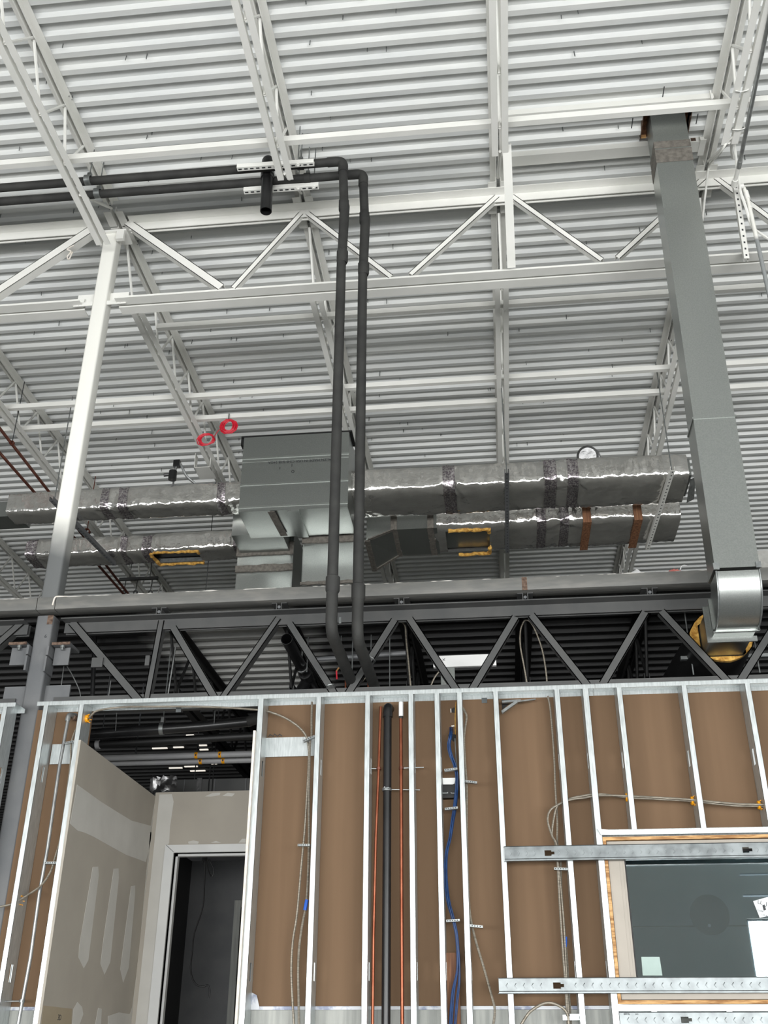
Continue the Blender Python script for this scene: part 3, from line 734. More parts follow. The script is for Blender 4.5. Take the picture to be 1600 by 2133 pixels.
# ================================================================ FOIL DUCTS ABOVE THE MEZZANINE
def fbm(p): return noise.noise(p) + .5 * noise.noise(p * 2.1) + .25 * noise.noise(p * 4.3)
def foil_duct(root, name, x0, x1, y0, y1, z0, z1, bands=(), hole=None, r=.055, seed=0, m='foil', amp=.012, sag=0):
    step = .014
    nx = max(2, int((x1 - x0) / step))
    w, h = (y1 - y0) / 2, (z1 - z0) / 2
    yc_, zc_ = (y0 + y1) / 2, (z0 + z1) / 2
    full = []
    NP = 56
    ex = 2 / 5.5
    for k in range(NP):
        a = 2 * math.pi * (k + .5) / NP
        ca, sa = math.cos(a), math.sin(a)
        y = w * math.copysign(abs(ca) ** ex, ca); z = h * math.copysign(abs(sa) ** ex, sa)
        ny, nz = math.copysign(abs(y / w) ** 4.5, y) / w, math.copysign(abs(z / h) ** 4.5, z) / h
        l_ = math.hypot(ny, nz)
        full.append((yc_ + y, zc_ + z, ny / l_, nz / l_))
    n = len(full)
    vs = []
    for i in range(nx + 1):
        x = x0 + (x1 - x0) * i / nx
        near = min([min(abs(x - a), abs(x - b)) for a, b in bands] + [9])
        inb = any(a <= x <= b for a, b in bands)
        kk = 1 + 1.6 * math.exp(-(near / .07) ** 2)
        for (y, z, ny, nz) in full:
            p = V((x * 5 + seed * 9.1, y * 7, z * 7))
            d = amp * 1.0 * noise.noise(V((x * 2 + seed, y * 3, z * 3))) + amp * .45 * kk * noise.noise(p * 1.6)
            w1 = noise.noise(V((x * 1.3, y * 1.3, z * 1.3 + seed))) * 2.2
            rid = 1 - abs(noise.noise(V((x * 15 + seed + w1, y * 10 + w1, z * 10))))
            rid2 = 1 - abs(noise.noise(V((x * 30 - seed, y * 22 + w1, z * 22))))
            d += amp * (.55 + .75 * (kk - 1)) * (rid ** 3 - .4) + amp * .28 * kk * (rid2 ** 3 - .5)
            if inb: d -= .004
            d -= sag * math.exp(-(near / .10) ** 2)
            vs.append((x, y + ny * d, z + nz * d))
    fs = []
    for i in range(nx):
        xm = x0 + (x1 - x0) * (i + .5) / nx
        for k in range(n):
            if hole and hole[0] < xm < hole[1]:
                ym = (full[k][0] + full[(k + 1) % n][0]) / 2; zm = (full[k][1] + full[(k + 1) % n][1]) / 2
                if zm < z0 + hole[3] and ym > y0 + hole[2]: continue
            fs.append((i * n + k, i * n + (k + 1) % n, (i + 1) * n + (k + 1) % n, (i + 1) * n + k))
    fs += [tuple(range(n)), tuple(range(nx * n, nx * n + n))]
    o = obj(name, G().add(vs, fs), M[m], root, smooth=60)
    for a, b in bands:
        bv = []
        ia, ib = int((a - x0) / (x1 - x0) * nx), int((b - x0) / (x1 - x0) * nx)
        ib = min(max(ib, ia + 1), nx); ia = max(0, min(ia, ib - 1))
        for i in range(ia, ib + 1):
            for k in range(n):
                x, y, z = vs[i * n + k]; ny, nz = full[k][2:]
                bv.append((x, y + ny * .004, z + nz * .004))
        mm = ib - ia
        obj('foil_tape', G().add(bv, [(i * n + k, i * n + (k + 1) % n, (i + 1) * n + (k + 1) % n, (i + 1) * n + k) for i in range(mm) for k in range(n)]), M['foil_tape'], root, smooth=60)
    return o
ZB = 6.90
def xat(px, py, Y): return at(px, py, Y=Y).x
# near right
YN0, YN1 = 9.36, 10.0
zT = at(1040, 958, Y=YN0).z
B = lambda Y, *prs: [(xat(a, y, Y), xat(b, y, Y)) for a, b, y in prs]
dr = thing('foil_duct', (.5, 9.68, ZB), 'foil wrapped duct on the right, nearer and upper of the pair', 'duct', 'foil wrapped ducts')
foil_duct(dr, 'foil_wrap', xat(728, 1020, YN0), xat(1432, 960, YN0), YN0, YN1, ZB, zT, B(YN0, (925, 948, 1000), (1135, 1160, 980), (1182, 1206, 975)), seed=1, r=.07, sag=.006)
obj('bare_collar', G().box((xat(1432, 960, YN0) - .02, YN0 + .09, ZB + .06), (xat(1447, 1000, YN0), YN1 - .1, zT - .05)), M['galv_dull'], dr)
obj('torn_foil_flap', G().quad_cross(at(1438, 998, Y=9.5), at(1449, 994, Y=9.4), at(1446, 1040, Y=9.5), at(1430, 1048, Y=9.7), (0, -.01, 0)), M['zinc'], dr)
# far right
YF0, YF1 = 10.26, 10.95
zT2 = at(1040, 1060, Y=YF0).z + .10
dr2 = thing('foil_duct', (1, 10.6, ZB), 'foil wrapped duct on the right, farther and lower, with a cut opening', 'duct', 'foil wrapped ducts')
hx0, hx1 = at(932, 1135, Z=ZB).x, at(1020, 1130, Z=ZB).x
foil_duct(dr2, 'foil_wrap', at(905, 1130, Z=ZB).x, xat(1420, 1080, YF0), YF0, YF1, ZB, zT2, B(YF0, (1122, 1140, 1090), (1170, 1188, 1085)), hole=(hx0, hx1, .10, .06), seed=2, r=.06, sag=.006)
for px in (1224, 1331):
    X = xat(px, 1090, YF0)
    obj('brown_strap', G().box((X - .045, YF0 - .014, ZB - .016), (X + .045, YF1, ZB - .010)).box((X - .045, YF0 - .014, ZB - .01), (X + .045, YF0 - .008, zT2)), M['plank'], dr2, label='brown paper strap round the foil duct')
def raw_edge(root, pts, r=.022, seed=3):
    pts = [V(p) for p in pts]; fine = []
    for a, b in zip(pts, pts[1:]):
        m = max(2, int((b - a).length / .02))
        for k in range(m): fine.append(a + (b - a) * k / m)
    fine.append(pts[-1])
    rr = [r * (1 + .55 * noise.noise(p * 22 + V((seed, 0, 0)))) for p in fine]
    fine = [p + V((0, .012 * noise.noise(p * 18), .010 * noise.noise(p * 15 + V((5, 0, 0))))) for p in fine]
    return obj('raw_insulation', G().tube(fine, rr, 8), M['yellow'], root)
raw_edge(dr2, [(hx0 + .03, YF0 + .08, ZB), (hx1, YF0 + .08, ZB), (hx1 + .0, YF0 + .16, ZB)])
raw_edge(dr2, [(hx1, YF1 - .14, ZB), (hx1, YF1, ZB), (hx0 + .12, YF1 + .01, ZB)])
obj('inner_duct', G().box((at(905, 1130, Z=ZB).x + .01, YF0 + .06, ZB + .06), (hx1 + .3, YF1 - .06, zT2 - .06)), M['galv'], dr2)
# near left
LN0, LN1 = 9.42, 9.74
zT3 = at(300, 1010, Y=LN0).z
dl = thing('foil_duct', (-4, 9.6, ZB), 'foil wrapped duct on the left, nearer and upper of the pair', 'duct', 'foil wrapped ducts')
foil_duct(dl, 'foil_wrap', xat(14, 1050, LN0), -2.56, LN0, LN1, ZB, zT3, B(LN0, (212, 228, 1040), (248, 266, 1035), (453, 470, 1020)), seed=4, r=.06, sag=.006)
obj('raw_insulation', G().box((-2.56, LN0 + .006, ZB + .005), (-2.53, LN1, zT3 - .004)), M['yellow'], dl)
obj('duct_tail', G().box((-7.5, LN0 + .12, ZB + .03), (xat(14, 1050, LN0) + .1, LN1 + .1, zT3 - .05)), M['galv_dull'], dl)
# far left
LF0, LF1 = 10.50, 10.86
zT4 = at(300, 1110, Y=LF0).z
dl2 = thing('foil_duct', (-4, 10.7, ZB), 'foil wrapped duct on the left, farther and lower, opening edged in yellow', 'duct', 'foil wrapped ducts')
ha, hb = at(322, 1160, Z=ZB).x, at(416, 1156, Z=ZB).x
foil_duct(dl2, 'foil_wrap', xat(52, 1150, LF0), -2.88, LF0, LF1, ZB, zT4, B(LF0, (52, 75, 1150), (251, 262, 1145), (296, 316, 1140), (487, 496, 1130)), hole=(ha, hb, .05, .05), seed=6, r=.05, sag=.005)
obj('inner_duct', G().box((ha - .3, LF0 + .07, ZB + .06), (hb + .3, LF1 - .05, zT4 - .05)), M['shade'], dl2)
raw_edge(dl2, [(ha, LF1 - .01, ZB), (ha - .03, LF0 + .08, ZB), (ha + .05, LF0 + .04, ZB + .0), (hb, LF0 + .05, ZB), (hb, LF0 + .12, ZB)], .02)
raw_edge(dl2, [(ha, LF1 + .005, ZB), (hb, LF1 + .005, ZB)], .018)
obj('duct_lip', G().box((ha + .02, LF1 - .05, ZB + .0), (hb, LF1 - .03, ZB + .05)), M['zinc'], dl2)
# round flexible duct on top
fx = xat(1228, 945, 9.8)
g = G()
ctr = at(1228, 958, Y=9.75)
pts = []; rr = []
for k in range(40):
    t = k / 39
    a = math.pi * t
    pts.append(V((ctr.x - .03 * math.cos(a * 2), 9.62 + .6 * t, ctr.z - .03 + .10 * math.sin(a))))
    rr.append(.105 + (.013 if k % 2 else -.012) + .012 * noise.noise(V((k * .7, 2, 0))))
obj('flexible_duct', g.tube(pts, rr, 18), M['foil_dark'], label='crinkled round flexible foil duct on top of the right foil duct', cat='duct', smooth=20)

# ---------------------------------------------------------------- plenum box
BZ = 6.62; BY0, BY1 = 9.14, 9.74
bxl, bxr = -2.514, -1.378
zt = at(610, 905, Y=BY0).z
pb = thing('duct_plenum', ((bxl + bxr) / 2, 9.4, BZ), 'big square galvanised plenum hanging between the foil ducts', 'duct')
zs = [BZ, at(610, 1052, Y=BY0).z, at(610, 1005, Y=BY0).z, at(610, 950, Y=BY0).z, zt]
for a, b in zip(zs, zs[1:]):
    g = G().box((bxl, BY0 + .004, a), (bxr, BY1, b))
    obj('casing_section', g, M['galv_dull'], pb)
    obj('front_sheet', G().quad_cross((bxl + .012, BY0 + .002, a + .012), (bxr - .012, BY0 + .002, a + .012), (bxr - .012, BY0 + .002, b - .004), (bxl + .012, BY0 + .002, b - .004), (0, -.006, 0)), M['galv_dull'], pb)
for k, z in enumerate(zs[1:-1]):
    obj('drive_cleat', G().box((bxl - .004, BY0 - .010, z - .012), (bxr + .004, BY0 + .004, z + .008)), M['galv'], pb)
obj('drive_cleat', G().box((bxl, BY0 - .004, zs[3] - .05), (bxr, BY0 + .004, zs[3] - .036)), M['galv'], pb)
obj('dark_gasket', G().box((bxl - .03, BY0 + .0, zt - .005), (bxr + .03, BY0 + .3, zt + .012)).box((bxl - .035, BY0 + .02, zt - .09), (bxl - .002, BY0 + .10, zt)), M['shade'], pb)
xm0, xm1 = at(610, 1090, Z=BZ).x, at(634, 1090, Z=BZ).x
obj('bottom_sheet', G().quad_cross((bxl, BY0, BZ - .003), (xm0, BY0, BZ - .003), (xm0, BY1, BZ - .003), (bxl, BY1, BZ - .003), (.08, .0, -.02)), M['galv'], pb)
obj('bottom_sheet', G().quad_cross((xm1, BY0, BZ - .003), (bxr, BY0, BZ - .003), (bxr, BY1, BZ - .003), (xm1, BY1, BZ - .003), (.0, .1, -.025)), M['galv'], pb)
obj('bottom_strip', G().box((xm0, BY0, BZ - .022), (xm1, BY1, BZ)), M['galv_dull'], pb)
q0, q1 = at(565, 1066, Z=BZ - .03), at(592, 1116, Z=BZ - .03)
obj('mastic_strip', G().bar(q0, q1, .075, .006), M['mastic'], pb)
text('ALZN MADE IN USA CS-B SHB 24GA', at(624, 960, Y=BY0 - .008), .042, (math.pi / 2, math.pi, 0), 'ink', pb)
for (px, py, h) in ((608, 969, .016), (583, 975, .014)):
    c = at(px, py, Y=BY0 - .006)
    obj('pen_tick', G().box((c.x - .003, c.y, c.z - h), (c.x + .003, c.y + .002, c.z + h)), M['ink'], pb)
c = at(610, 982, Y=BY0 - .006)
obj('pen_circle', G().tube([c + V((.014 * math.cos(a * .524), 0, .014 * math.sin(a * .524))) for a in range(13)], .003, 5), M['ink'], pb)

# drop ducts below/behind the plenum
def drop_leg(x0, x1, y0, y1, z0, z1, label, tapes, brk):
    t = thing('drop_duct', ((x0 + x1) / 2, (y0 + y1) / 2, z0), label, 'duct')
    obj('casing', G().box((x0, y0, z0), (x1, y1, z1)), M['galv_dull'], t)
    for za, zb in brk:
        obj('front_sheet', G().quad_cross((x0 + .01, y0 - .003, za), (x1 - .01, y0 - .003, za), (x1 - .01, y0 - .003, zb), (x0 + .01, y0 - .003, zb), (0, -.022, 0)), M['galv'], t)
    for za, zb in tapes:
        g = G(); N_ = 24; vs = []
        for k in range(N_ + 1):
            x = x0 - .008 + (x1 - x0 + .016) * k / N_
            for z_, sd in ((za, 1.3), (zb, 7.7)):
                j = .010 * noise.noise(V((x * 14, sd, z_ * 3)))
                vs += [(x, y0 - .027, z_ + j), (x, y0 - .003, z_ + j)]
        fs = []
        for k in range(N_):
            a = k * 4; b = a + 4
            fs += [(a, b, b + 2, a + 2), (a, b, b + 1, a + 1), (a + 2, b + 2, b + 3, a + 3)]
        obj('mastic_band', g.add(vs, fs), M['mastic'], t)
    obj('neck', G().box((x0 + .04, 9.741, 6.66), (x1 - .04, y0 + .01, z1 + .1)), M['galv_dull'], t)
    return t
LY = 10.2
def zz(px, py, Y): return at(px, py, Y=Y).z
l0, l1 = xat(494, 1170, LY), xat(610, 1170, LY)
drop_leg(l0, l1, LY, LY + .55, ZM + .14, zz(540, 1105, LY), 'left galvanised drop duct under the plenum with two grey bands',
         [(zz(540, 1158, LY), zz(540, 1133, LY)), (zz(540, 1192, LY), zz(540, 1178, LY))], [(zz(540, 1178, LY), zz(540, 1158, LY)), (zz(540, 1262, LY), zz(540, 1192, LY))])
RY = 9.85
r0, r1 = xat(630, 1165, RY), xat(738, 1165, RY)
drop_leg(r0, r1, RY, RY + .55, zz(690, 1218, RY), zz(690, 1110, RY), 'right galvanised drop duct under the plenum with creased X panel',
         [(zz(690, 1131, RY), zz(690, 1117, RY)), (zz(690, 1218, RY), zz(690, 1211, RY))], [(zz(690, 1211, RY), zz(690, 1128, RY))])
# bare transition with dark mastic joints, right
tdx0, tdx1 = xat(760, 1120, 10.3), at(905, 1130, Z=ZB).x
td = thing('transition_duct', ((tdx0 + tdx1) / 2, 10.5, ZB - .1), 'bare galvanised duct with dark mastic joints under the right foil duct', 'duct')
xs_ = [at(p_, 1120, Z=ZB).x for p_ in (768, 824, 834, 900, 912)]
zlow_ = -.22
vs = [(xs_[0], YF0 - .05, ZB + zlow_ + .09), (xs_[1], YF0 - .02, ZB), (xs_[1], YF1 - .05, ZB), (xs_[0], YF1 - .0, ZB + zlow_ + .06),
      (xs_[0], YF0 - .05, zT2), (xs_[1], YF0 - .02, zT2), (xs_[1], YF1, zT2), (xs_[0], YF1, zT2)]
obj('sloped_piece', G().add(vs, [(0, 1, 2, 3), (4, 5, 6, 7), (0, 1, 5, 4), (1, 2, 6, 5), (2, 3, 7, 6), (3, 0, 4, 7)]), M['galv'], td)
obj('straight_piece', G().box((xs_[1], YF0 - .02, ZB), (tdx1 + .05, YF1 - .05, zT2)), M['galv'], td)
for xa in (xs_[1], xs_[3]):
    g = G()
    for k in range(10):
        y = YF0 - .03 + (YF1 - YF0 + .0) * k / 10
        j = .012 * noise.noise(V((y * 12, xa, 0)))
        g.box((xa - .035 + j, y, ZB - .008), (xa + .035 + j * 1.5, y + (YF1 - YF0) / 10 + .002, ZB + .004))
    g.box((xa - .035, YF0 - .032, ZB - .008), (xa + .035, YF0 - .02, zT2))
    obj('mastic_band', g, M['mastic'], td)
obj('mastic_band', G().bar((xs_[0] + .02, YF0 - .06, ZB + zlow_ + .085), (xs_[1], YF0 - .03, ZB - .004), .05, .012), M['mastic'], td)
obj('mastic_band', G().bar((xs_[0] + .01, YF0 - .05, ZB + zlow_ + .08), (xs_[0] + .01, YF1, ZB + zlow_ + .05), .06, .014), M['mastic'], td)
obj('mastic_band', G().bar((xs_[0], YF1, ZB + zlow_ + .055), (xs_[1], YF1 - .05, ZB - .004), .04, .012), M['mastic'], td)

# trapeze struts running under the ducts (front to back)
def trapeze(name, p, q, label, m, rods):
    t = slotted_strut(name, p, q, label, 26, m=m, group='duct trapeze struts', slot=.018, w=.045)
    for r_ in rods:
        obj('hanger_rod', G().tube([V(r_), V((r_[0], r_[1], 8.2))], .006, 6), M['zinc'], t)
    return t
p, q = at(1056, 985, Z=ZB - .07), at(1057, 1152, Z=ZB - .07)
trapeze('duct_hanger', (p.x, p.y, ZB - .07), (p.x, q.y, ZB - .07), 'slotted trapeze strut under the middle of the right foil ducts', 'primer', [(p.x, p.y + .06, ZB - .05)])
p, q = at(1402, 980, Z=ZB - .07), at(1349, 1145, Z=ZB - .07)
trapeze('duct_hanger', (p.x, p.y, ZB - .07), (q.x, q.y, ZB - .07), 'pinkish slotted trapeze strut under the right end of the foil ducts', 'white', [(p.x, p.y + .06, ZB - .05)])
p, q = at(106, 1042, Z=ZB - .07), at(238, 1178, Z=ZB - .07)
trapeze('duct_hanger', (p.x, p.y, ZB - .07), (q.x, q.y, ZB - .07), 'slotted trapeze strut under the left foil ducts behind the white column', 'primer', [(p.x, p.y + .08, ZB - .05)])

# ================================================================ STUD WALL
YS, YB = 6.50, 6.652
ZT0, ZT1 = 3.742, 3.775
wf_ = thing('wall_front', (-.7, YS, 0), 'unfinished wall of galvanised studs with brown gypsum backing', None, kind='structure')
SX = [-3.306, -3.016, -2.765, -1.531, -1.144, -.818, -.534, -.363, -.216, .019, .413, .596]
CR = [.809, 1.217, 1.611, 2.02, 2.42]
hd0, hd1 = at(1248, 1740, Y=YS).z, at(1248, 1729, Y=YS).z
sl1, sl0 = at(1300, 2093, Y=YS).z, at(1300, 2106, Y=YS).z
def stud(x, z0, z1, side, fl=.034, holes=(3.30, 2.09)):
    g = G(); h = fl / 2; t = .0018
    g.box((x - h, YS, z0), (x + h, YS + t, z1)); g.box((x - h, YB - t, z0), (x + h, YB, z1))
    wx0, wx1 = (x + h - t, x + h) if side > 0 else (x - h, x - h + t)
    lx0, lx1 = (x - h, x - h + t) if side > 0 else (x + h - t, x + h)
    g.box((lx0, YS, z0), (lx1, YS + .010, z1)); g.box((lx0, YB - .010, z0), (lx1, YB, z1))
    ym = (YS + YB) / 2; z = z0
    for hz in sorted(holes):
        if z0 + .1 < hz < z1 - .1:
            g.box((wx0, YS, z), (wx1, YB, hz - .05))
            g.box((wx0, YS, hz - .05), (wx1, ym - .02, hz + .05)); g.box((wx0, ym + .02, hz - .05), (wx1, YB, hz + .05))
            z = hz + .05
    g.box((wx0, YS, z), (wx1, YB, z1))
    # rolled-in groove on the front flange
    return obj('stud', g, M['stud'], wf_)
for x in SX: stud(x, 0, ZT1 - .003, 1 if x < .01 else -1, .038 if x in (.596, -1.531) else .034)
for x in CR: stud(x, hd1, ZT1 - .003, -1)
for x in CR: stud(x, 0, sl0, -1)
def track(x0, x1, z, lip, name='track', m='stud', y0=YS - .0015):
    """U channel lying flat; lip < 0 hangs down."""
    g = G()
    g.box((x0, y0, min(z, z + lip)), (x1, y0 + .0015, max(z, z + lip)))
    g.box((x0, y0, z - .001), (x1, YB + .0015, z + .001))
    g.box((x0, YB, min(z, z + lip)), (x1, YB + .0015, max(z, z + lip)))
    return obj(name, g, M[m], wf_)
xt = at(1240, 1435, Y=YS).x
track(at(77, 1470, Y=YS).x, xt - .001, ZT1, -.028)
track(xt + .001, 2.8, ZT1 + .001, -.028)
track(-3.95, at(32, 1470, Y=YS).x, ZT1, -.028)
# rear splice plates inside the top track
for px in (372, 1010):
    X = at(px, 1480, Y=YB).x
    obj('splice_plate', G().box((X - .018, YB - .004, ZT1 - .055), (X + .018, YB - .001, ZT1 - .02)), M['stud_web'], wf_)
# window header and sill tracks with snipped ends
for z, lip, nm in ((hd1, -(hd1 - hd0), 'header_track'), (sl1, -(sl1 - sl0), 'sill_track')):
    x0 = at(1250, 1735, Y=YS).x if nm == 'header_track' else at(1288, 2100, Y=YS).x
    track(x0, 2.8, z, lip, nm, y0=YS - .004)
    obj('snipped_flange', G().add([(x0 + .05, YS - .006, z), (x0 - .015, YS - .022, z + .004), (x0 + .004, YS - .016, z + lip), (x0 + .05, YS - .006, z + lip), (x0 + .05, YS - .002, z), (x0 - .012, YS - .018, z + .004), (x0 + .006, YS - .012, z + lip), (x0 + .05, YS - .002, z + lip)],
        [(0, 1, 2, 3), (4, 5, 6, 7), (0, 1, 5, 4), (1, 2, 6, 5), (2, 3, 7, 6)]), M['stud'], wf_)

# brown gypsum boards, grey board below
zb0 = at(600, 2096, Y=YB).z
zbt = 3.768
wx0 = at(1262, 1900, Y=YB).x; wz1 = at(1400, 1741, Y=YS).z; wz0 = at(1400, 2090, Y=YS).z
def board(x0, x1, z0, z1, m='paper', name='gypsum_board'):
    return obj(name, G().box((x0 + .0008, YB + .002, z0 + .0008), (x1 - .0008, YB + .018, z1 - .0008)), M[m], wf_)
for a, b in ((-4.1, -3.302), (-3.142, -2.745), (-1.531, -.818), (-.818, .019), (.019, .596)): board(a, b, zb0, zbt)
for a, b in ((.596, 1.217), (1.217, 1.611), (1.611, 2.9)): board(a, b, hd1 - .0, zbt)
board(.596, .616, zb0, hd1)
for a, b in ((-4.1, -3.302), (-3.142, -2.745), (-1.531, .019), (.019, .596)):
    board(a, b, 0, zb0 - .020, 'greyboard', 'backer_board')
    board(a, b, zb0 - .020, zb0, 'white_edge', 'torn_paper_edge')
board(.596, 2.9, 0, sl0 - .02, 'greyboard', 'backer_board')
c = at(531, 2085, Y=YB)
obj('torn_paper', G().quad_cross(c + V((-.02, -.004, -.045)), c + V((.035, -.01, -.045)), c + V((.014, -.02, .03)), c + V((-.02, -.004, .045)), (0, -.008, 0)), M['white_edge'], wf_)

# flat backing plates
def plate(px0, py0, px1, py1, y, name='backing_plate'):
    a, b = at(px0, py1, Y=y), at(px1, py0, Y=y)
    return obj(name, G().box((a.x, y, a.z), (b.x, y + .002, b.z)), M['stud'], wf_)
plate(551, 1534, 664, 1577, 6.635); plate(103, 1549, 160, 1592, 6.635)
c = at(569, 1534, Y=6.62)
obj('screw_row', G().tube([c + V((-.03, 0, .0)), c + V((-.02, -.01, .012)), c + V((0, 0, 0)), c + V((.01, -.01, .014)), c + V((.03, 0, 0)), c + V((.045, -.01, .012)), c + V((.06, 0, 0))], .003, 5), M['ink'], wf_)

# ---- studs laid flat across the front as backing
def flat_stud(px0, py0, py1, label_, emb, holes, x1=2.8, y=YS - .043):
    a, b = at(px0, py1, Y=y), at(px0, py0, Y=y)
    t = thing('backing_stud', ((a.x + x1) / 2, y, a.z), label_, 'metal stud', 'studs laid across the window bay')
    h = b.z - a.z
    g = G()
    hx = [(at(p0, 1900, Y=y).x, at(p1, 1900, Y=y).x) for p0, p1 in holes]
    xs = a.x; zc_ = (a.z + b.z) / 2
    for (u, v) in hx:
        g.box((xs, y, a.z), (u, y + .0015, b.z)); g.box((u, y, a.z), (v, y + .0015, zc_ - .016)); g.box((u, y, zc_ + .016), (v, y + .0015, b.z))
        # shoulder of the keyhole
        k = .018
        g.box((v - k, y, zc_ - .016), (v, y + .0015, zc_ - .008)); g.box((v - k, y, zc_ + .008), (v, y + .0015, zc_ + .016))
        xs = v
    g.box((xs, y, a.z), (x1, y + .0015, b.z))
    web = obj('web', g, M['stud_web'], t)
    for z0_, z1_ in ((a.z, a.z + .0015), (b.z - .0015, b.z)):
        obj('flange', G().box((a.x - .004, y + .0, z0_), (x1, y + .040, z1_)), M['stud_web'], t)
        zz0 = z0_ if z0_ == a.z else z0_ - .012
        obj('web_groove', G().tube([(a.x, y - .0005, zz0 + .012), (x1, y - .0005, zz0 + .012)], .0022, 5), M['stud_web'], web)
    X = a.x + .04; k = 0
    ge = G()
    while X < x1 - .1:
        if not any(u - .03 < X < v + .02 for u, v in hx):
            s_ = 1 if emb == '>' else -1
            if emb == 'o': ge.lathe((X, y - .0002, zc_), (0, -1, 0), [(0, .010), (.002, .006), (.0025, 0)], 8)
            else: ge.tube([(X - s_ * .010, y, zc_ + .013), (X, y - .0012, zc_), (X - s_ * .010, y, zc_ - .013)], .0024, 5)
        X += .048
    obj('embossed_mark', ge, M['stud_web'], web, kind='stuff')
    return t
flat_stud(1052, 1763, 1794, 'upper galvanised stud laid level across the window bay', '>', [(1143, 1164), (1567, 1588)])
flat_stud(1040, 2037, 2070, 'middle galvanised stud laid level below the window glass', '<', [(1142, 1164), (1584, 1606)])
flat_stud(1293, 2108, 2141, 'lowest galvanised stud laid level under the window sill', '<', [(1392, 1414)], y=YS - .002)

# ---- window
def wp(px, py, y=YS): return at(px, py, Y=y)
wn = thing('window_1', (2, YS, wz0), 'taupe framed interior window in a plywood buck', None, kind='structure')
bx = wp(1260.5, 1800).x; bz1, bz0 = wp(1400, 1741).z, wp(1400, 2091).z
xr = 2.75; ply = .019
obj('plywood_buck', G().box((bx, YS + .001, bz1 - ply), (xr, YB + .03, bz1)).box((bx, YS + .001, bz0), (xr, YB + .03, bz0 + ply)).box((bx, YS + .001, bz0 + ply), (bx + ply, YB + .03, bz1 - ply)).box((xr - ply, YS + .001, bz0 + ply), (xr, YB + .03, bz1 - ply)), M['wood'], wn)
yf = YS + .02
fx0, fz1, fz0 = bx + ply + .004, bz1 - ply - .004, bz0 + ply + .004
gx0 = at(1300, 1800, Y=yf + .03).x; gz1 = fz1 - .052; gz0 = fz0 + .052; fx1 = xr - ply - .004
for a, b, c_, d in ((fx0, fx1, gz1, fz1), (fx0, fx1, fz0, gz0), (fx0, gx0, gz0, gz1), (fx1 - .06, fx1, gz0, gz1)):
    obj('window_frame', G().box((a, yf, c_), (b, yf + .11, d)), M['vinyl'], wn)
gxm = (fx0 + gx0) / 2
for z_a, z_b, xa, xb in ((gz0, gz1, gx0 - .03, gx0 - .025), (gz0, gz1, gx0 - .012, gx0 - .008)):
    obj('frame_groove', G().box((xa, yf - .002, z_a - .03), (xb, yf + .001, z_b + .03)), M['vinyl'], wn)
obj('gasket', G().box((gx0, yf + .03, gz0), (gx0 + .012, yf + .055, gz1)).box((gx0, yf + .03, gz1 - .01), (fx1 - .06, yf + .055, gz1)).box((gx0, yf + .03, gz0), (fx1 - .06, yf + .055, gz0 + .01)), M['shade'], wn)
yg = yf + .05
obj('glass_pane', G().box((gx0 + .002, yg, gz0 + .002), (fx1 - .062, yg + .006, gz1 - .002)), M['glass'], wn)
obj('glass_pane', G().box((gx0 + .002, yg + .02, gz0 + .002), (fx1 - .062, yg + .026, gz1 - .002)), M['glass'], wn)
def slab_px(name, pts, y, th, m, parent=None, **kw):
    q = [at(px, py, Y=y) for px, py in pts]
    n_ = len(q)
    g = G().add(q + [p + V((0, th, 0)) for p in q], [tuple(range(n_)), tuple(range(n_, 2 * n_))] + [(i, (i + 1) % n_, n_ + (i + 1) % n_, n_ + i) for i in range(n_)])
    return obj(name, g, M[m], parent, smooth=0, **kw)
slab_px('paper_square', [(1336, 1993), (1374, 1993), (1380, 2032), (1339, 2032)], yg - .0012, .001, 'greenwhite', label='pale square paper stuck low on the window glass', cat='paper')
lb = slab_px('glass_label', [(1569, 1877), (1622, 1862), (1634, 1900), (1583, 1912)], yg - .0012, .001, 'label', label='white printed label stuck askew on the window glass', cat='label')
c = at(1591, 1889, Y=yg - .0016)
R = (math.pi / 2, .26, 0)
text('LL  J', at(1588, 1881, Y=yg - .0016), .030, R, 'ink', lb)
text('Code', at(1584, 1897, Y=yg - .0016), .016, R, 'ink', lb)
text('122 R', at(1592, 1907, Y=yg - .0016), .014, R, 'ink', lb)
slab_px('barcode', [(1588, 1886), (1593, 1884), (1596, 1895), (1591, 1897)], yg - .0016, .0004, 'ink', lb)
cc = at(1478, 1906, Y=6.95); rr_ = .118
dk = thing('ceiling_disc', (cc.x, 6.95, cc.z), 'dark round disc seen through the window glass with a pale centre dot', 'disc')
obj('disc_body', G().lathe((cc.x, 6.95, cc.z), (0, -1, 0), [(0, 0), (0, rr_), (.012, rr_), (.014, rr_ - .01), (.014, 0)], 32), M['shade'], dk)
dd = at(1478, 1928, Y=6.93)
obj('centre_dot', G().lathe((dd.x, 6.938, dd.z), (0, -1, 0), [(0, 0), (0, .011), (.004, .009), (.005, 0)], 12), M['label'], dk)
obj('support_bar', G().box((dd.x - .9, 6.955, dd.z - .004), (dd.x + .9, 6.963, dd.z + .004)), M['shade'], dk)
# dim room behind the window
obj('wall_partition', G().box((.64, 8.3, 0), (3.4, 8.4, 3.6)), M['shellwall'], kind='structure')
obj('wall_partition', G().box((.60, 6.70, 0), (.64, 8.4, 3.6)).box((3.4, 6.7, 0), (3.44, 8.4, 3.6)), M['shellwall'], kind='structure')
obj('ceiling', G().box((.6, 6.70, 3.6), (3.44, 8.4, 3.63)), M['darkwall'], kind='structure')

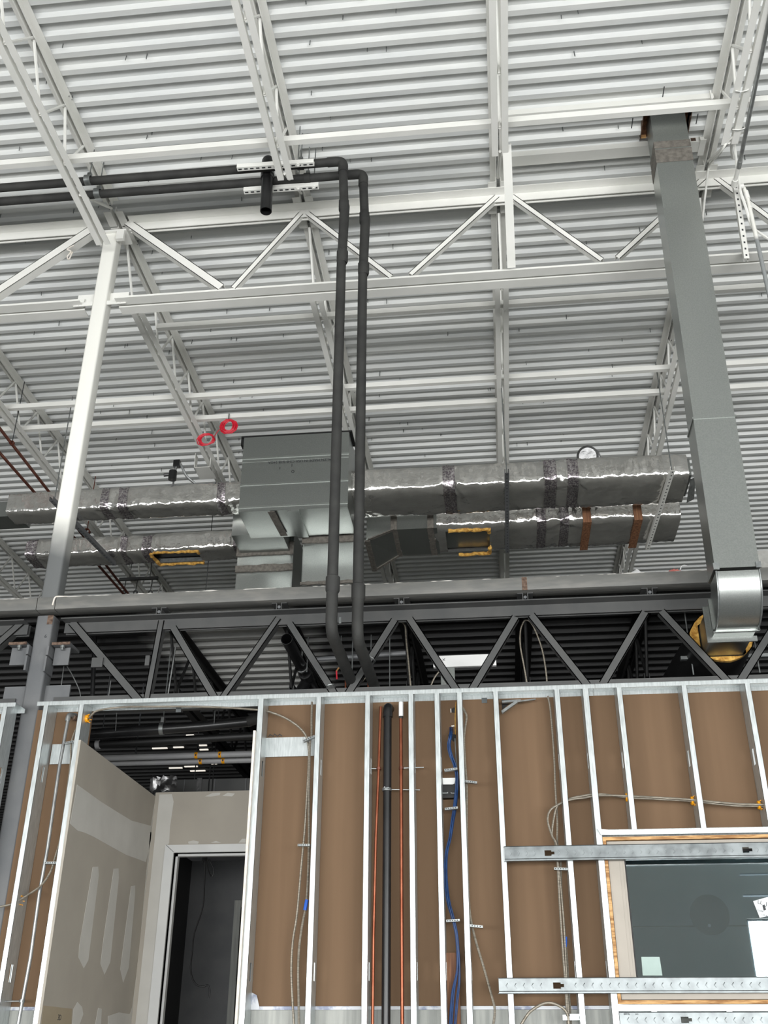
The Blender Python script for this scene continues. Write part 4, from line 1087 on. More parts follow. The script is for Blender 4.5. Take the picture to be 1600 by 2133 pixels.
rl = thing('room_lamp', (2.0, 7.6, 3.5), 'small dim work lamp under the ceiling of the room behind the window', 'lamp')  # added light, out of view, to brighten the room behind the glass
obj('lamp_shade', G().lathe((2.0, 7.6, 3.6), (0, 0, -1), [(0, 0), (0, .03), (.05, .09), (.06, .09), (.06, 0)], 16), M['white_trim'], rl)
pl = bpy.data.lights.new('room_lamp_light', 'POINT'); pl.energy = 9; pl.color = (.86, .94, 1); pl.shadow_soft_size = .06
po = bpy.data.objects.new('room_lamp_light', pl); COL.objects.link(po); po.location = (2.0, 7.6, 3.45)
# ---- cables, bushings, brackets on the studs
def pcable(name, pts, y, r, m, label, group=None, cat='cable', y1=None):
    n_ = len(pts)
    P = []
    for i, p in enumerate(pts):
        yy = p[2] if len(p) > 2 else y
        P.append(V(p) if p[1] < 50 else at(p[0], p[1], Y=yy))
    return obj(name, G().tube(spline(P, 6), r, 7), M[m], label=label, cat=cat, group=group)
YC = 6.575
pcable('armoured_cable', [(183, 1497), (192, 1488), (205, 1480), (255, 1473), (330, 1472), (400, 1472), (470, 1474), (540, 1479), (565, 1484), (595, 1496), (622, 1514), (638, 1534), (643, 1560), (643, 1590), (640, 1647), (635, 1727), (628, 1801), (619, 1902), (610, 1962), (607, 2018), (609, 2077), (613, 2140)], YC, .0072, 'cable',
       'armoured cable arching over the doorway then down, left of the pair')
c2_ = pcable('armoured_cable', [(650, 1462), (649, 1500), (649, 1531), (646, 1548), (644.5, 1598), (643, 1675), (643.5, 1745), (642, 1815), (638, 1881), (629.5, 1927), (623, 1976), (621, 2025), (622, 2077), (623, 2140)], YC - .03, .0072, 'cable',
       'armoured cable with a band of blue tape beside the fourth stud')
p = at(637, 1885, Y=YC - .03)
obj('blue_tape', G().tube([p + V((-.004, 0, -.03)), p + V((.006, 0, .03))], .011, 8), M['bluetape'], c2_)
pcable('armoured_cable', [(962, 1472), (968, 1481), (972, 1495), (967, 1535), (969, 1587), (972.5, 1640), (972.5, 1727), (975, 1832), (979, 1902), (990, 1955), (1007.5, 2014), (1025, 2077), (1031, 2105), (1027, 2140)], YC, .0072, 'cable',
       'armoured cable right of the stud next to the blue cables, swinging out low')
c4_ = pcable('armoured_cable', [(1141.5, 1450), (1147, 1482), (1154, 1570), (1157, 1640), (1161, 1710), (1161, 1755), (1168, 1797), (1169, 1843), (1173, 1902), (1178, 1955), (1182, 2007), (1183.5, 2039), (1187, 2095), (1190, 2140)], YC, .0065, 'cable',
       'straight armoured cable from the top track, with blue tape low down')
p = at(1178, 1962, Y=YC)
obj('blue_tape', G().tube([p + V((-.003, 0, -.028)), p + V((.003, 0, .028))], .010, 8), M['bluetape'], c4_)
run = [(1306, 1661), (1400, 1666), (1442, 1669), (1530, 1678), (1581, 1679), (1640, 1682)]
pcable('armoured_cable', run[::-1] + [(1250, 1654), (1215, 1657.5), (1187, 1664), (1162, 1678), (1154, 1703), (1150, 1738), (1157, 1757), (1164, 1811), (1171, 1885), (1175, 1937), (1180, 2039), (1183, 2095), (1187, 2140)], YC - .022, .0065, 'cable',
       'armoured cable looping from the orange bushings, inner loop')
run2 = [(1306, 1658), (1400, 1663), (1442, 1666), (1530, 1674), (1581, 1676), (1640, 1679)]
pcable('armoured_cable', run2[::-1] + [(1250, 1657), (1215, 1662), (1187, 1666), (1159, 1678), (1145, 1690), (1141, 1710), (1150, 1741), (1159, 1760), (1162, 1811), (1166, 1885), (1173, 1990), (1177, 2039), (1180, 2095), (1183, 2140)], YC - .044, .0065, 'cable',
       'armoured cable looping from the orange bushings, outer loop')
pcable('armoured_cable', [(1080, 2145), (1092, 2124), (1106, 2106), (1131, 2091), (1152, 2090), (1174, 2101), (1183, 2116), (1185, 2140)], YC - .07, .008, 'cable',
       'armoured cable arching low against the grey board')
pcable('armoured_cable', [(-20, 1893), (0, 1889), (22, 1884), (39, 1876), (60, 1863), (86, 1844), (105, 1816), (116, 1782), (126, 1745), (138, 1660), (147, 1590), (148, 1554), (152, 1535), (160, 1515)], YC - .04, .0065, 'cable',
       'armoured cable curving between the first two studs by the conduit')
for k, (px, py, w) in enumerate(((181, 1497, .012), (40, 1876, .012), (1306, 1661, .008), (1442, 1668, .008), (1581, 1677, .008))):
    c = at(px, py, Y=YC - .01)
    t = thing('cable_bushing', c, ['orange plastic bushing beside the doorway under the top track', 'orange bushing in the leftmost stud low down', 'orange bushing in the first short stud above the window',
              'orange bushing in the second short stud above the window', 'orange bushing in the third short stud above the window'][k], 'bushing', 'orange stud bushings')
    clr = obj('collar', G().lathe(c + V((-w, 0, 0)), (1, 0, 0), [(0, .008), (0, .024), (w * .8, .027), (w * 1.2, .027), (w * 2, .022), (w * 2, .008)], 14), M['orange'], t)
    for a in range(0, 360, 60):
        ca, sa = math.cos(math.radians(a)), math.sin(math.radians(a))
        obj('clip_tooth', G().bar(c + V((w * .6, ca * .024, sa * .024)), c + V((w * 1.9, ca * .030, sa * .030)), .008, .004), M['orange'], clr)
BR = [(621, 1761, 646, 1761, 'beside the fourth stud, above the blue tape'), (632, 1545, 657, 1534, 'tilted, under the top of the fourth stud'),
      (926, 1605, 953, 1602, 'topmost of three on the blue cables'), (927, 1686, 954, 1683, 'under the black and white box'), (930, 1919, 958, 1917, 'lowest of three on the blue cables'),
      (968, 1628, 994, 1631, 'right of the blue cables, upper'), (975, 1928, 1006, 1931, 'right of the blue cables, lower'),
      (1154, 1810, 1184, 1811, 'under the upper flat stud'), (94, 1798, 121, 1798, 'between conduit and second stud, lower'), (136, 1549, 156, 1545, 'between conduit and second stud, upper')]
for k, (ax, ay, bx_, by, l_) in enumerate(BR):
    yb_ = YC - .055
    a, b = at(ax, ay, Y=yb_), at(bx_, by, Y=yb_)
    t = thing('cable_bracket', (a + b) / 2, 'zinc cable support bracket, ' + l_, 'bracket', 'cable support brackets')
    stp = obj('strip', G().bar(a, b, .030, .013), M['zinc'], t)
    d = (b - a)
    for q in range(5):
        pp = a + d * (q + .6) / 5.6
        obj('strip_slot', G().box((pp.x - .003, yb_ - .0165, pp.z - .003), (pp.x + .003, yb_ - .0145, pp.z + .003)), M['ink'], stp)
# lower right double clip
a = at(1191, 2122, Y=YC - .07)
t = thing('cable_clip', a, 'bent zinc cable clip on the stud left of the window, by the arching cable', 'bracket')
obj('clip_plate', G().box((a.x - .05, a.y - .004, a.z - .008), (a.x + .05, a.y, a.z + .012)), M['zinc'], t)
obj('clip_arm', G().box((a.x - .05, a.y - .012, a.z + .006), (a.x - .03, a.y - .004, a.z + .02)).box((a.x - .01, a.y - .012, a.z + .012), (a.x + .05, a.y - .004, a.z + .024)), M['zinc'], t)

# left conduit
YL = 6.57
pts = [(142, 1497), (140.6, 1505), (124, 1595), (99, 1767.5), (82, 1861), (64, 1992), (47, 2084), (36, 2145)]
cl = thing('conduit_riser', at(64, 1992, Y=YL), 'thin steel conduit rising between the first two studs', 'conduit')
obj('conduit', G().tube([at(a, b, Y=YL) for a, b in pts], .0115, 10), M['conduit'], cl)
e = at(143, 1490, Y=YL)
obj('elbow_fitting', G().tube(rounded([e + V((-.002, 0, -.04)), e + V((0, 0, .008)), e + V((.03, .05, .01))], .025), .017, 10), M['conduit'], cl)
obj('red_bushing', G().lathe(e + V((.022, .03, -.005)), (.4, .9, 0), [(0, 0), (0, .02), (.025, .02), (.025, 0)], 12), M['rust'], cl)
a = at(46, 2085, Y=YL)
obj('standoff_rod', G().tube([a + V((-.125, 0, -.002)), a], .004, 6), M['conduit'], cl)
obj('pipe_clip', G().lathe(a + V((0, 0, -.008)), (0, 0, 1), [(0, .0115), (0, .017), (.016, .017), (.016, .0115)], 10), M['zinc'], cl)

# plumbing in the middle bays
YP = 6.575
def riser(name, pts, r, m, label, cat):
    t = thing(name, at(*pts[-1], Y=YP), label, cat)
    obj('tube_run', G().tube([at(a, b, Y=YP) for a, b in pts], r, 12), M[m], t)
    return t
cp1 = riser('copper_pipe', [(793.5, 1472), (792, 1500), (789, 1598), (783, 1745), (778, 1955), (776, 2145)], .0095, 'copper', 'copper pipe left of the black drain pipe in the stud wall', 'pipe')
cp2 = riser('copper_pipe', [(835, 1490), (835.5, 1560), (836, 1675), (837, 1920), (838.3, 2145)], .0115, 'copper', 'copper pipe right of the black drain pipe, white sleeve at its top', 'pipe')
a, b = at(835.5, 1492, Y=YP), at(835.5, 1463, Y=YP)
obj('foam_sleeve', G().tube([a, b], .0155, 12), M['board_white'], cp2)
obj('sleeve_end', G().tube([at(835.3, 1497, Y=YP), a], [.012, .0145], 10), M['rubber'], cp2)
for t, px, py, dx_ in ((cp1, 789, 1601, -.062), (cp2, 836, 1600, .145)):
    c = at(px, py, Y=YP)
    obj('pipe_clip', G().lathe(c + V((0, 0, -.008)), (0, 0, 1), [(0, .012), (0, .016), (.016, .016), (.016, .012)], 12), M['copper_old'], t)
    obj('standoff_rod', G().tube([c, c + V((dx_, 0, .002))], .0035, 6), M['zinc'], t)
dp = thing('drain_pipe', at(804, 2140, Y=YP), 'black plastic drain pipe between two copper pipes in the stud wall', 'pipe')
tp = at(808, 1478, Y=YP)
obj('pipe_run', G().tube([at(804, 2145, Y=YP), at(807.7, 1492, Y=YP)], .0265, 18), M['abs'], dp)
obj('top_elbow', G().tube(rounded([at(807.7, 1494, Y=YP), tp + V((.0, 0, .02)), tp + V((.004, .075, .025))], .04), .031, 18), M['abs'], dp)
obj('fitting_collar', G().lathe(at(807.7, 1494, Y=YP), (0, 0, 1), [(0, .0265), (0, .033), (.035, .033), (.035, .030)], 18), M['abs'], dp)
c = at(806, 1645, Y=YP)
obj('pipe_clamp', G().lathe(c + V((0, 0, -.009)), (0, 0, 1), [(0, .0265), (0, .031), (.018, .031), (.018, .0265)], 18), M['zinc'], dp)
obj('clamp_bolt', G().tube([c + V((-.01, -.03, .006)), c + V((-.01, -.045, .006))], .005, 6).tube([c + V((.012, -.03, .002)), c + V((.012, -.045, .002))], .005, 6), M['zinc'], dp)
obj('standoff_rod', G().tube([c + V((.03, 0, 0)), c + V((.21, 0, -.006))], .0035, 6), M['zinc'], dp)

# blue data cables
base = [(940, 1527), (936, 1551), (939, 1572), (946, 1592), (951, 1614), (952, 1640), (950.5, 1661), (947, 1686), (942, 1712), (937.5, 1745), (930.5, 1780), (929.5, 1832), (934, 1878), (943, 1913), (951, 1948), (955, 1990)]
tails = [[(951, 2025), (941, 2070), (936, 2140)], [(952, 2025), (943, 2070), (938.5, 2140)], [(953, 2025), (946, 2070), (941, 2140)], [(956, 2040), (951, 2084), (946, 2140)], [(958, 2042), (954, 2084), (949, 2140)]]
offs = [-3.4, -1.7, 0, 1.7, 3.3]
for k in range(5):
    P = []
    for i, (x, y) in enumerate(base):
        spread = .75 + .25 * math.sin(i * 1.3 + k)
        P.append((x + offs[k] * spread, y, YC + .012 * math.sin(k * 2.4 + i * .5)))
    P = [(P[0][0], 1510, YB + .05)] + P
    pcable('data_cable', P + [(a, b, YC) for a, b in tails[k]], YC, .0040, 'blue', 'blue data cable in the bundle beside the black and white box', 'blue data cables')
pcable('grey_wire', [(948, 1538), (949, 1560), (951, 1590), (952, 1610)], YC + .03, .004, 'conduit', 'thin grey wire beside the top of the blue cable bundle')
pcable('yellow_wire', [(950, 1462), (948.5, 1485), (948.5, 1530)], YC + .05, .003, 'yellow', 'thin yellowish wire at the top of the blue cable bay')
cut = thing('board_cutout', at(942, 1480, Y=YB), 'dark holes cut in the brown board above the blue cables', 'cutout')
slab_px('cut_hole', [(933.5, 1530), (950, 1529), (950, 1540), (945, 1545), (934, 1534)], YB - .001, .003, 'shade', cut)
slab_px('cut_hole', [(940, 1478), (944, 1474), (949, 1474), (949, 1485), (941, 1484)], YB - .001, .003, 'shade', cut)
slab_px('torn_flap', [(940, 1511), (946, 1510), (947, 1513), (941, 1514)], YB - .004, .003, 'gyp', cut)
slab_px('torn_flap', [(938, 1476), (940, 1476), (940.5, 1484), (938.5, 1484)], YB - .004, .003, 'gyp', cut)
eb = thing('electrical_box', at(935, 1655, Y=YB - .05), 'black open box with a white panel between the paired studs', 'box')
a, b = at(921.5, 1662, Y=6.60), at(951, 1619, Y=6.60)
obj('box_shell', G().box((a.x, 6.60, a.z), (b.x, YB - .002, a.z + .012)).box((a.x, 6.63, a.z), (b.x, YB - .002, b.z)).box((b.x - .004, 6.60, a.z), (b.x, YB - .002, b.z)), M['shade'], eb)
slab_px('white_panel', [(922, 1620.5), (949, 1620), (947, 1632), (943, 1634), (923, 1634)], 6.612, .004, 'board_white', eb)
slab_px('inner_lip', [(922, 1651), (932, 1651), (933, 1649), (933.5, 1652.5), (922, 1653)], 6.603, .002, 'zinc', eb)
slab_px('inner_lip', [(939, 1650), (941, 1651.5), (948, 1651.5), (948, 1653), (939.5, 1652.5)], 6.603, .002, 'zinc', eb)
a, b = at(934, 2145, Y=6.63), at(956, 1985, Y=6.63)
obj('wood_blocking', G().box((a.x, 6.612, a.z), (b.x, YB, b.z)), M['plank'], label='brown grained wood blocking behind the low blue cables', cat='blocking')
zb_ = thing('bent_bracket', at(1060, 1475, Y=6.56), 'bent zinc strap bracket at the top of the bay right of centre', 'bracket')
obj('strap', G().bar(at(1046, 1484, Y=6.56), at(1077, 1462, Y=6.56), .03, .017), M['zinc'], zb_)
obj('strap', G().bar(at(1046, 1463, Y=6.60), at(1085, 1460, Y=6.60), .03, .014), M['zinc'], zb_)
obj('strap', G().bar(at(1077, 1462, Y=6.56), at(1115, 1457, Y=6.60), .02, .008), M['zinc'], zb_)
slab_px('dark_gap', [(1045, 1458), (1072, 1457), (1046, 1478)], YB - .001, .002, 'shade', zb_)
text('6016', at(1306, 2112, Y=YS - .0105) + V((0, .003, 0)), .016, (math.pi / 2, 0, 0), 'ink', wf_, 'handwritten_mark')
text('sm', at(1327, 2112, Y=YS - .0105) + V((0, .003, 0)), .014, (math.pi / 2, 0, 0), 'ink', wf_, 'handwritten_mark')

# ================================================================ PASSAGE BEHIND THE DOORWAY
XL = -2.722; YBW = 8.1
zt1 = 3.495
obj('wall_passage', G().box((XL - .016, YS - .03, 0), (XL, YBW + .016, zt1)), M['drywall'], kind='structure')
wpas = [o for o in COL.objects if o.name == 'wall_passage'][0]
def patch(pts, m, name, X=None, Y=None, th=.0012, parent=None):
    if X is not None: q = [at(a, b, X=X) for a, b in pts]; d = V((th, 0, 0))
    else: q = [at(a, b, Y=Y) for a, b in pts]; d = V((0, -th, 0))
    n_ = len(q)
    return obj(name, G().add([p + d for p in q] + q, [tuple(range(n_)), tuple(range(n_, 2 * n_))] + [(i, (i + 1) % n_, n_ + (i + 1) % n_, n_ + i) for i in range(n_)]), M[m], parent, smooth=0)
def Zp(pts): return [(x * .375, 1430 + y * .375) for x, y in pts]
patch(Zp([(428, 545), (470, 575), (560, 640), (640, 690), (730, 745), (842, 775), (838, 850), (810, 975), (700, 935), (600, 880), (520, 835), (470, 812), (430, 800), (388, 762)]), 'mud', 'joint_compound', X=XL, parent=wpas)
patch(Zp([(515, 1002), (545, 1000), (548, 1050), (500, 1440), (490, 1520), (465, 1565), (436, 1505), (440, 1440)]), 'mud', 'joint_compound', X=XL, parent=wpas)
patch(Zp([(632, 1012), (658, 1010), (660, 1060), (612, 1530), (580, 1600), (558, 1540), (575, 1400)]), 'mud', 'joint_compound', X=XL, parent=wpas)
patch(Zp([(728, 1110), (750, 1105), (750, 1150), (715, 1560), (684, 1645), (668, 1570)]), 'mud', 'joint_compound', X=XL, parent=wpas)
patch(Zp([(430, 1752), (455, 1780), (462, 1820), (440, 1880), (400, 1880), (408, 1790)]), 'mud', 'joint_compound', X=XL, parent=wpas)
patch(Zp([(545, 1785), (565, 1790), (560, 1880), (528, 1880)]), 'mud', 'joint_compound', X=XL, parent=wpas)
patch(Zp([(868, 590), (884, 600), (790, 1500), (745, 1880), (600, 1880), (600, 1830), (660, 1810), (720, 1820), (735, 1780), (770, 1500), (835, 800)]), 'mud', 'joint_compound', X=XL, parent=wpas)
patch(Zp([(240, 1772), (400, 1790), (395, 1880), (228, 1880)]), 'gyp_tan', 'bare_paper', X=XL, parent=wpas) if 'gyp_tan' in M else None
text('3D', at(124, 2120, X=XL + .002), .045, (math.pi / 2, 0, math.pi / 2), 'ink', wpas)
# back wall of the passage with a hollow metal door frame
dx_l = at(363, 1777, Y=YBW).x; dz_t = at(420, 1776, Y=YBW).z; dx_r = -1.66
wb_ = G().box((XL, YBW, 0), (dx_l, YBW + .12, zt1 + .03)).box((dx_l, YBW, dz_t), (dx_r, YBW + .12, zt1 + .03)).box((dx_r, YBW, 0), (-1.56, YBW + .12, zt1 + .03))
wb_ = obj('wall_passage', wb_, M['drywall'], kind='structure')
patch(Zp([(886, 600), (955, 598), (965, 640), (945, 780), (940, 870), (930, 880), (945, 930), (870, 1880), (752, 1880)]), 'mud', 'joint_compound', Y=YBW, parent=wb_)
for q in ([(1140, 610), (1180, 592), (1225, 590), (1220, 604), (1170, 612)], [(1235, 608), (1265, 590), (1305, 595), (1290, 610)], [(1045, 862), (1075, 855), (1105, 862), (1100, 874), (1048, 874)], [(1170, 868), (1200, 858), (1230, 868)], [(1325, 868), (1345, 846), (1366, 846), (1366, 868)]):
    patch(Zp(q), 'mud', 'joint_compound', Y=YBW, parent=wb_)
df = thing('door_1', ((dx_l + dx_r) / 2, YBW, 0), 'white primed hollow metal door frame without a door', None, kind='structure')
fw = dx_l - at(344, 1777, Y=YBW).x
obj('jamb', G().box((dx_l - fw, YBW - .02, 0), (dx_l, YBW, dz_t + fw * .8)).box((dx_l - .02, YBW, 0), (dx_l, YBW + .14, dz_t)).box((dx_l, YBW + .045, 0), (dx_l + .018, YBW + .09, dz_t)), M['white_trim'], df)
obj('head', G().box((dx_l, YBW - .02, dz_t), (dx_r, YBW, dz_t + fw * .8)).box((dx_l, YBW, dz_t), (dx_r, YBW + .14, dz_t + .02)).box((dx_l, YBW + .045, dz_t - .018), (dx_r, YBW + .09, dz_t)), M['white_trim'], df)
obj('jamb', G().box((dx_r, YBW - .02, 0), (dx_r + fw, YBW, dz_t + fw * .8)), M['white_trim'], df)
obj('mitre_line', G().bar(at(346, 1760, Y=YBW - .0205), at(362, 1775, Y=YBW - .0205), .002, .003), M['ink'], df)
obj('wall_passage', G().box((-1.563, YS - .03, 0), (-1.548, YBW, 3.525)), M['gyp'], kind='structure')
# room past the frame
obj('wall_passage', G().box((-4.5, 9.9, 0), (.2, 10, at(430, 1793, Y=9.9).z)), M['primer'], kind='structure')
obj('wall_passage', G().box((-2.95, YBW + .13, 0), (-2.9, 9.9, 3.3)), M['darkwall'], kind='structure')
d2 = thing('door_2', (-2.1, 9.88, 0), 'second door frame deeper inside the dark room', None, kind='structure')
a = at(490, 1876, Y=9.88)
obj('jamb', G().box((a.x, 9.86, 0), (a.x + .06, 9.899, a.z)).box((a.x + .075, 9.87, .0), (a.x + .09, 9.899, a.z - .07)), M['greyboard'], d2)
obj('head', G().box((a.x + .062, 9.86, a.z - .06), (a.x + .5, 9.899, a.z)), M['greyboard'], d2)
YW_ = 8.5
pcable('hanging_wire', [(at(424, 1772, Y=8.5).x, 8.5, 4.51), (424, 1772), (427, 1781), (426, 1842), (422, 1891), (405, 1944), (401, 1977), (397.5, 2022), (407, 2049), (424, 2055), (433, 2052), (437, 2064), (435, 2079)], YW_, .006, 'shade', 'black wire dangling in the dark doorway', cat='wire')
pcable('wire_loop', [(at(432, 1772, Y=8.5).x, 8.5, 4.51), (432, 1768), (436, 1790), (445, 1812), (441, 1826), (434, 1812), (430, 1785), (437, 1768)], YW_, .005, 'shade', 'loop of black wire at the head of the dark doorway', cat='wire')

# ================================================================ SERVICES IN THE DARK ZONE
def line(name, pts, Y, r, m, label, cat, group=None, curve=False):
    P = [at(a, b, Y=Y) for a, b in pts]
    return obj(name, G().tube(spline(P, 6) if curve else P, r, 8), M[m], label=label, cat=cat, group=group)
# big open drain pipe with wye
o = at(597, 1331, Y=6.86)
bp_ = thing('drain_branch', o, 'large black pipe with open end pointing out through the dark truss', 'pipe')
e = V((o.x + .02, 7.95, o.z - .03))
obj('pipe_body', G().pipe(o, e, .043, .004, 20), M['abs'], bp_)
obj('coupling', G().lathe(o + (e - o) * .62, e - o, [(0, .043), (0, .052), (.10, .052), (.10, .043)], 20), M['abs'], bp_)
w0 = o + (e - o) * .75
obj('wye_branch', G().tube(rounded([w0, w0 + V((-.03, -.05, -.08)), w0 + V((-.12, -.10, -.30)), w0 + V((-.14, -.10, -.6))], .05), .042, 16), M['abs'], bp_)
obj('hanger_strap', G().lathe(o + (e - o) * .5, e - o, [(0, .043), (0, .047), (.025, .047), (.025, .043)], 20), M['conduit'], bp_)
obj('hanger_rod', G().tube([V((o.x + .01, 7.42, o.z + .04)), V((o.x + .01, 7.42, ZM))], .005, 6), M['zinc'], bp_)
obj('stack_pipe', G().tube([V((e.x + .06, 7.9, e.z - .02)), V((e.x + .06, 7.9, 2.4))], .043, 16), M['abs'], bp_)

sg_ = thing('white_panel_box', at(968, 1390, Y=7.1), 'white rectangular panel on a zinc post behind the dark truss', 'panel')
a, b = at(903, 1390, Y=7.1), at(1033, 1362, Y=7.1)
obj('panel_face', G().box((a.x, 7.1, a.z), (b.x, 7.13, b.z)), M['board_white'], sg_)
a, b = at(920, 1470, Y=7.13), at(947, 1390, Y=7.13)
obj('post', G().box((a.x, 7.131, 0), (b.x, 7.17, b.z + .02)), M['galv_dull'], sg_)
obj('pen_cross', G().bar(at(922, 1372, Y=7.099), at(927, 1376, Y=7.099), .002, .003).bar(at(927, 1371, Y=7.099), at(922, 1377, Y=7.099), .002, .003), M['ink'], sg_)
line('armoured_cable', [(897, 1430), (905, 1412), (915, 1398), (916, 1392)], 7.09, .006, 'cable', 'short armoured cable rising to the white panel behind the dark truss', 'cable', curve=True)

line('strut_rail', [(650, 1374), (850, 1360)], 7.4, .018, 'primer', 'grey strut rail spanning behind the two black pipe bends', 'strut')
for k, (px, y0_, y1_) in enumerate(((711, 1290, 1356), (751, 1290, 1350), (734, 1345, 1410), (773, 1330, 1408), (812, 1348, 1436), (641, 1312, 1400))):
    X = at(px, (y0_ + y1_) / 2, Y=7.36).x
    obj('hanger_rod', G().tube([(X, 7.36, ZM + .002), (X, 7.36, at(px, y1_, Y=7.36).z)], .0045, 6), M['zinc'],
        label='thin threaded hanger rod in the dark, ' + ['close right of the left black pipe', 'close right of the right black pipe', 'between the black pipe bends', 'behind the sixth truss diagonal', 'midway in the truss bay right of the pipes', 'behind the fifth truss diagonal'][k], cat='rod', group='hanger rods in the dark')
for k, (px, py) in enumerate(((709, 1293), (748, 1291))):
    c = at(px, py, Y=6.2)
    obj('zinc_tag', G().box((c.x - .008, 6.19, c.z - .022), (c.x + .008, 6.2, c.z + .022)), M['zinc'], label=['small zinc clip on the left black pipe below its sleeve', 'small zinc clip on the right black pipe below its sleeve'][k], cat='clip')
line('copper_pipe', [(720, 1408), (720, 1450)], 7.1, .007, 'copper', 'short copper pipe end under the left black pipe bend', 'pipe')
line('copper_pipe', [(767, 1420), (767, 1450)], 7.1, .007, 'copper', 'short copper pipe end under the right black pipe bend', 'pipe')
vh = thing('valve_handle', at(702, 1415, Y=7.05), 'red valve handle on a brass stem under the left pipe bend', 'valve')
obj('handle', G().bar(at(701, 1397, Y=7.05), at(702, 1415, Y=7.05), .006, .01), M['red'], vh)
obj('stem', G().tube([at(701, 1398, Y=7.05), at(706, 1391, Y=7.05)], .006, 6), M['wood'], vh)
Q = [at(*p_, Y=6.9) for p_ in ((1100, 1436), (1092, 1390), (1084, 1345), (1084, 1315), (1090, 1297), (1096, 1292), (1106, 1297), (1118, 1320), (1130, 1355), (1137, 1395), (1141, 1436))]
obj('armoured_cable', G().tube(spline(Q, 6), .006, 7), M['cable'], label='armoured cable looped over between two dark truss diagonals', cat='cable')
line('armoured_cable', [(822, 1300), (836, 1296), (844, 1305), (846, 1330), (851, 1380), (856, 1436)], 6.95, .006, 'cable', 'armoured cable hanging from the peak of the truss bay right of the pipes', 'cable', curve=True)
line('armoured_cable', [(739, 1436), (756, 1418), (766, 1402), (770, 1385), (772, 1368)], 6.95, .006, 'cable', 'armoured cable tied along the sixth truss diagonal', 'cable', curve=True)
for k, (ax, ay, bx_, by) in enumerate(((765, 1365, 778, 1373), (681, 1429, 694, 1426))):
    p_, q_ = at(ax, ay, Y=6.66), at(bx_, by, Y=6.66)
    obj('tie_wrap', G().tube(spline([p_ + V((-.004, .05, 0)), p_, (p_ + q_) / 2 + V((0, -.012, 0)), q_, q_ + V((.004, .05, 0))], 5), .006, 6), M['zinc'], label=['pale tie wrap round the sixth truss diagonal', 'pale tie wrap low on the fifth truss diagonal'][k], cat='tie')
# left of the truss
line('grey_wire', [(140, 1388), (150, 1405), (160, 1425), (166, 1440), (169, 1460)], 6.95, .004, 'conduit', 'thin grey wire hanging right of the lower column', 'wire', curve=True)
line('hanger_rod', [(133, 1388), (126, 1440)], 6.95, .0035, 'conduit', 'thin rod below the column seat plate', 'rod')
line('black_pipe', [(199, 1296), (192, 1460)], 7.2, .018, 'abs', 'black vertical pipe behind the first truss diagonal', 'pipe')
line('hanger_rod', [(367, 1340), (350, 1446)], 6.95, .005, 'conduit', 'slanting light rod between the second and third truss diagonals', 'rod')
line('hanger_rod', [(231, 1418), (226, 1452)], 6.95, .004, 'conduit', 'short thin rod near the foot of the first truss diagonal', 'rod')
# strut and rods under the black duct
a, b = at(1418, 1371, Y=6.98), at(1612, 1363, Y=6.98)
tz_ = thing('duct_strut', (a + b) / 2, 'light strut crossing under the black jacketed duct at right', 'strut')
obj('channel', G().box((a.x, 6.97, a.z - .012), (b.x, 7.01, a.z + .012)), M['zinc'], tz_)
for px, py in ((1440, 1371), (1577, 1366)):
    X = at(px, py, Y=6.99).x
    r_ = obj('hanger_rod', G().tube([(X, 6.99, ZM), (X - .0, 6.99, a.z - .12)], .0055, 6), M['zinc'], tz_)
    obj('rod_nut', G().lathe((X, 6.99, a.z - .013), (0, 0, -1), [(0, 0), (0, .012), (.012, .012), (.012, 0)], 8), M['zinc'], r_)

# pipes over the passage seen through the doorway
YQ = 7.45
p1_ = thing('duct_pipe', at(350, 1515, Y=YQ), 'thick black pipe crossing high over the doorway in a zinc hanger', 'pipe')
obj('pipe_body', G().tube([at(150, 1532, Y=YQ), at(420, 1513, Y=YQ), at(520, 1503, Y=YQ), at(575, 1480, Y=YQ)], .040, 14), M['abs'], p1_)
obj('ribbed_end', G().tube([at(515, 1502, Y=YQ - .03), at(540, 1496, Y=YQ - .03), at(560, 1484, Y=YQ - .03)], [.034, .042, .046], 14), M['rubber'], p1_)
hgr = thing('clevis_hanger', at(339, 1500, Y=YQ), 'shiny zinc clevis hanger round the thick black pipe', 'hanger')
c = at(338, 1518, Y=YQ)
obj('ring', G().lathe(c + V((-.016, 0, .0)), (1, .0, 0), [(0, .041), (0, .047), (.032, .047), (.032, .041)], 18), M['zinc'], hgr)
obj('yoke', G().box((c.x - .012, YQ - .02, c.z + .045), (c.x + .012, YQ + .02, c.z + .085)), M['conduit'], hgr)
obj('rod', G().tube([c + V((0, 0, .08)), V((c.x, YQ, ZM))], .005, 6), M['zinc'], hgr)
p2_ = thing('iron_pipe', at(350, 1540, Y=7.7), 'dark iron pipe below the thick black pipe over the doorway', 'pipe')
obj('pipe_body', G().tube([at(140, 1554, Y=7.7), at(560, 1531, Y=7.7)], .030, 14), M['shade'], p2_)
obj('hanger_rod', G().tube([at(210, 1550, Y=7.7), V((at(210, 1550, Y=7.7).x, 7.7, ZM))], .004, 6), M['ink'], p2_)
obj('end_collar', G().tube([at(200, 1551, Y=7.69), at(208, 1550.5, Y=7.69)], .036, 12), M['pipe_white'], p2_)
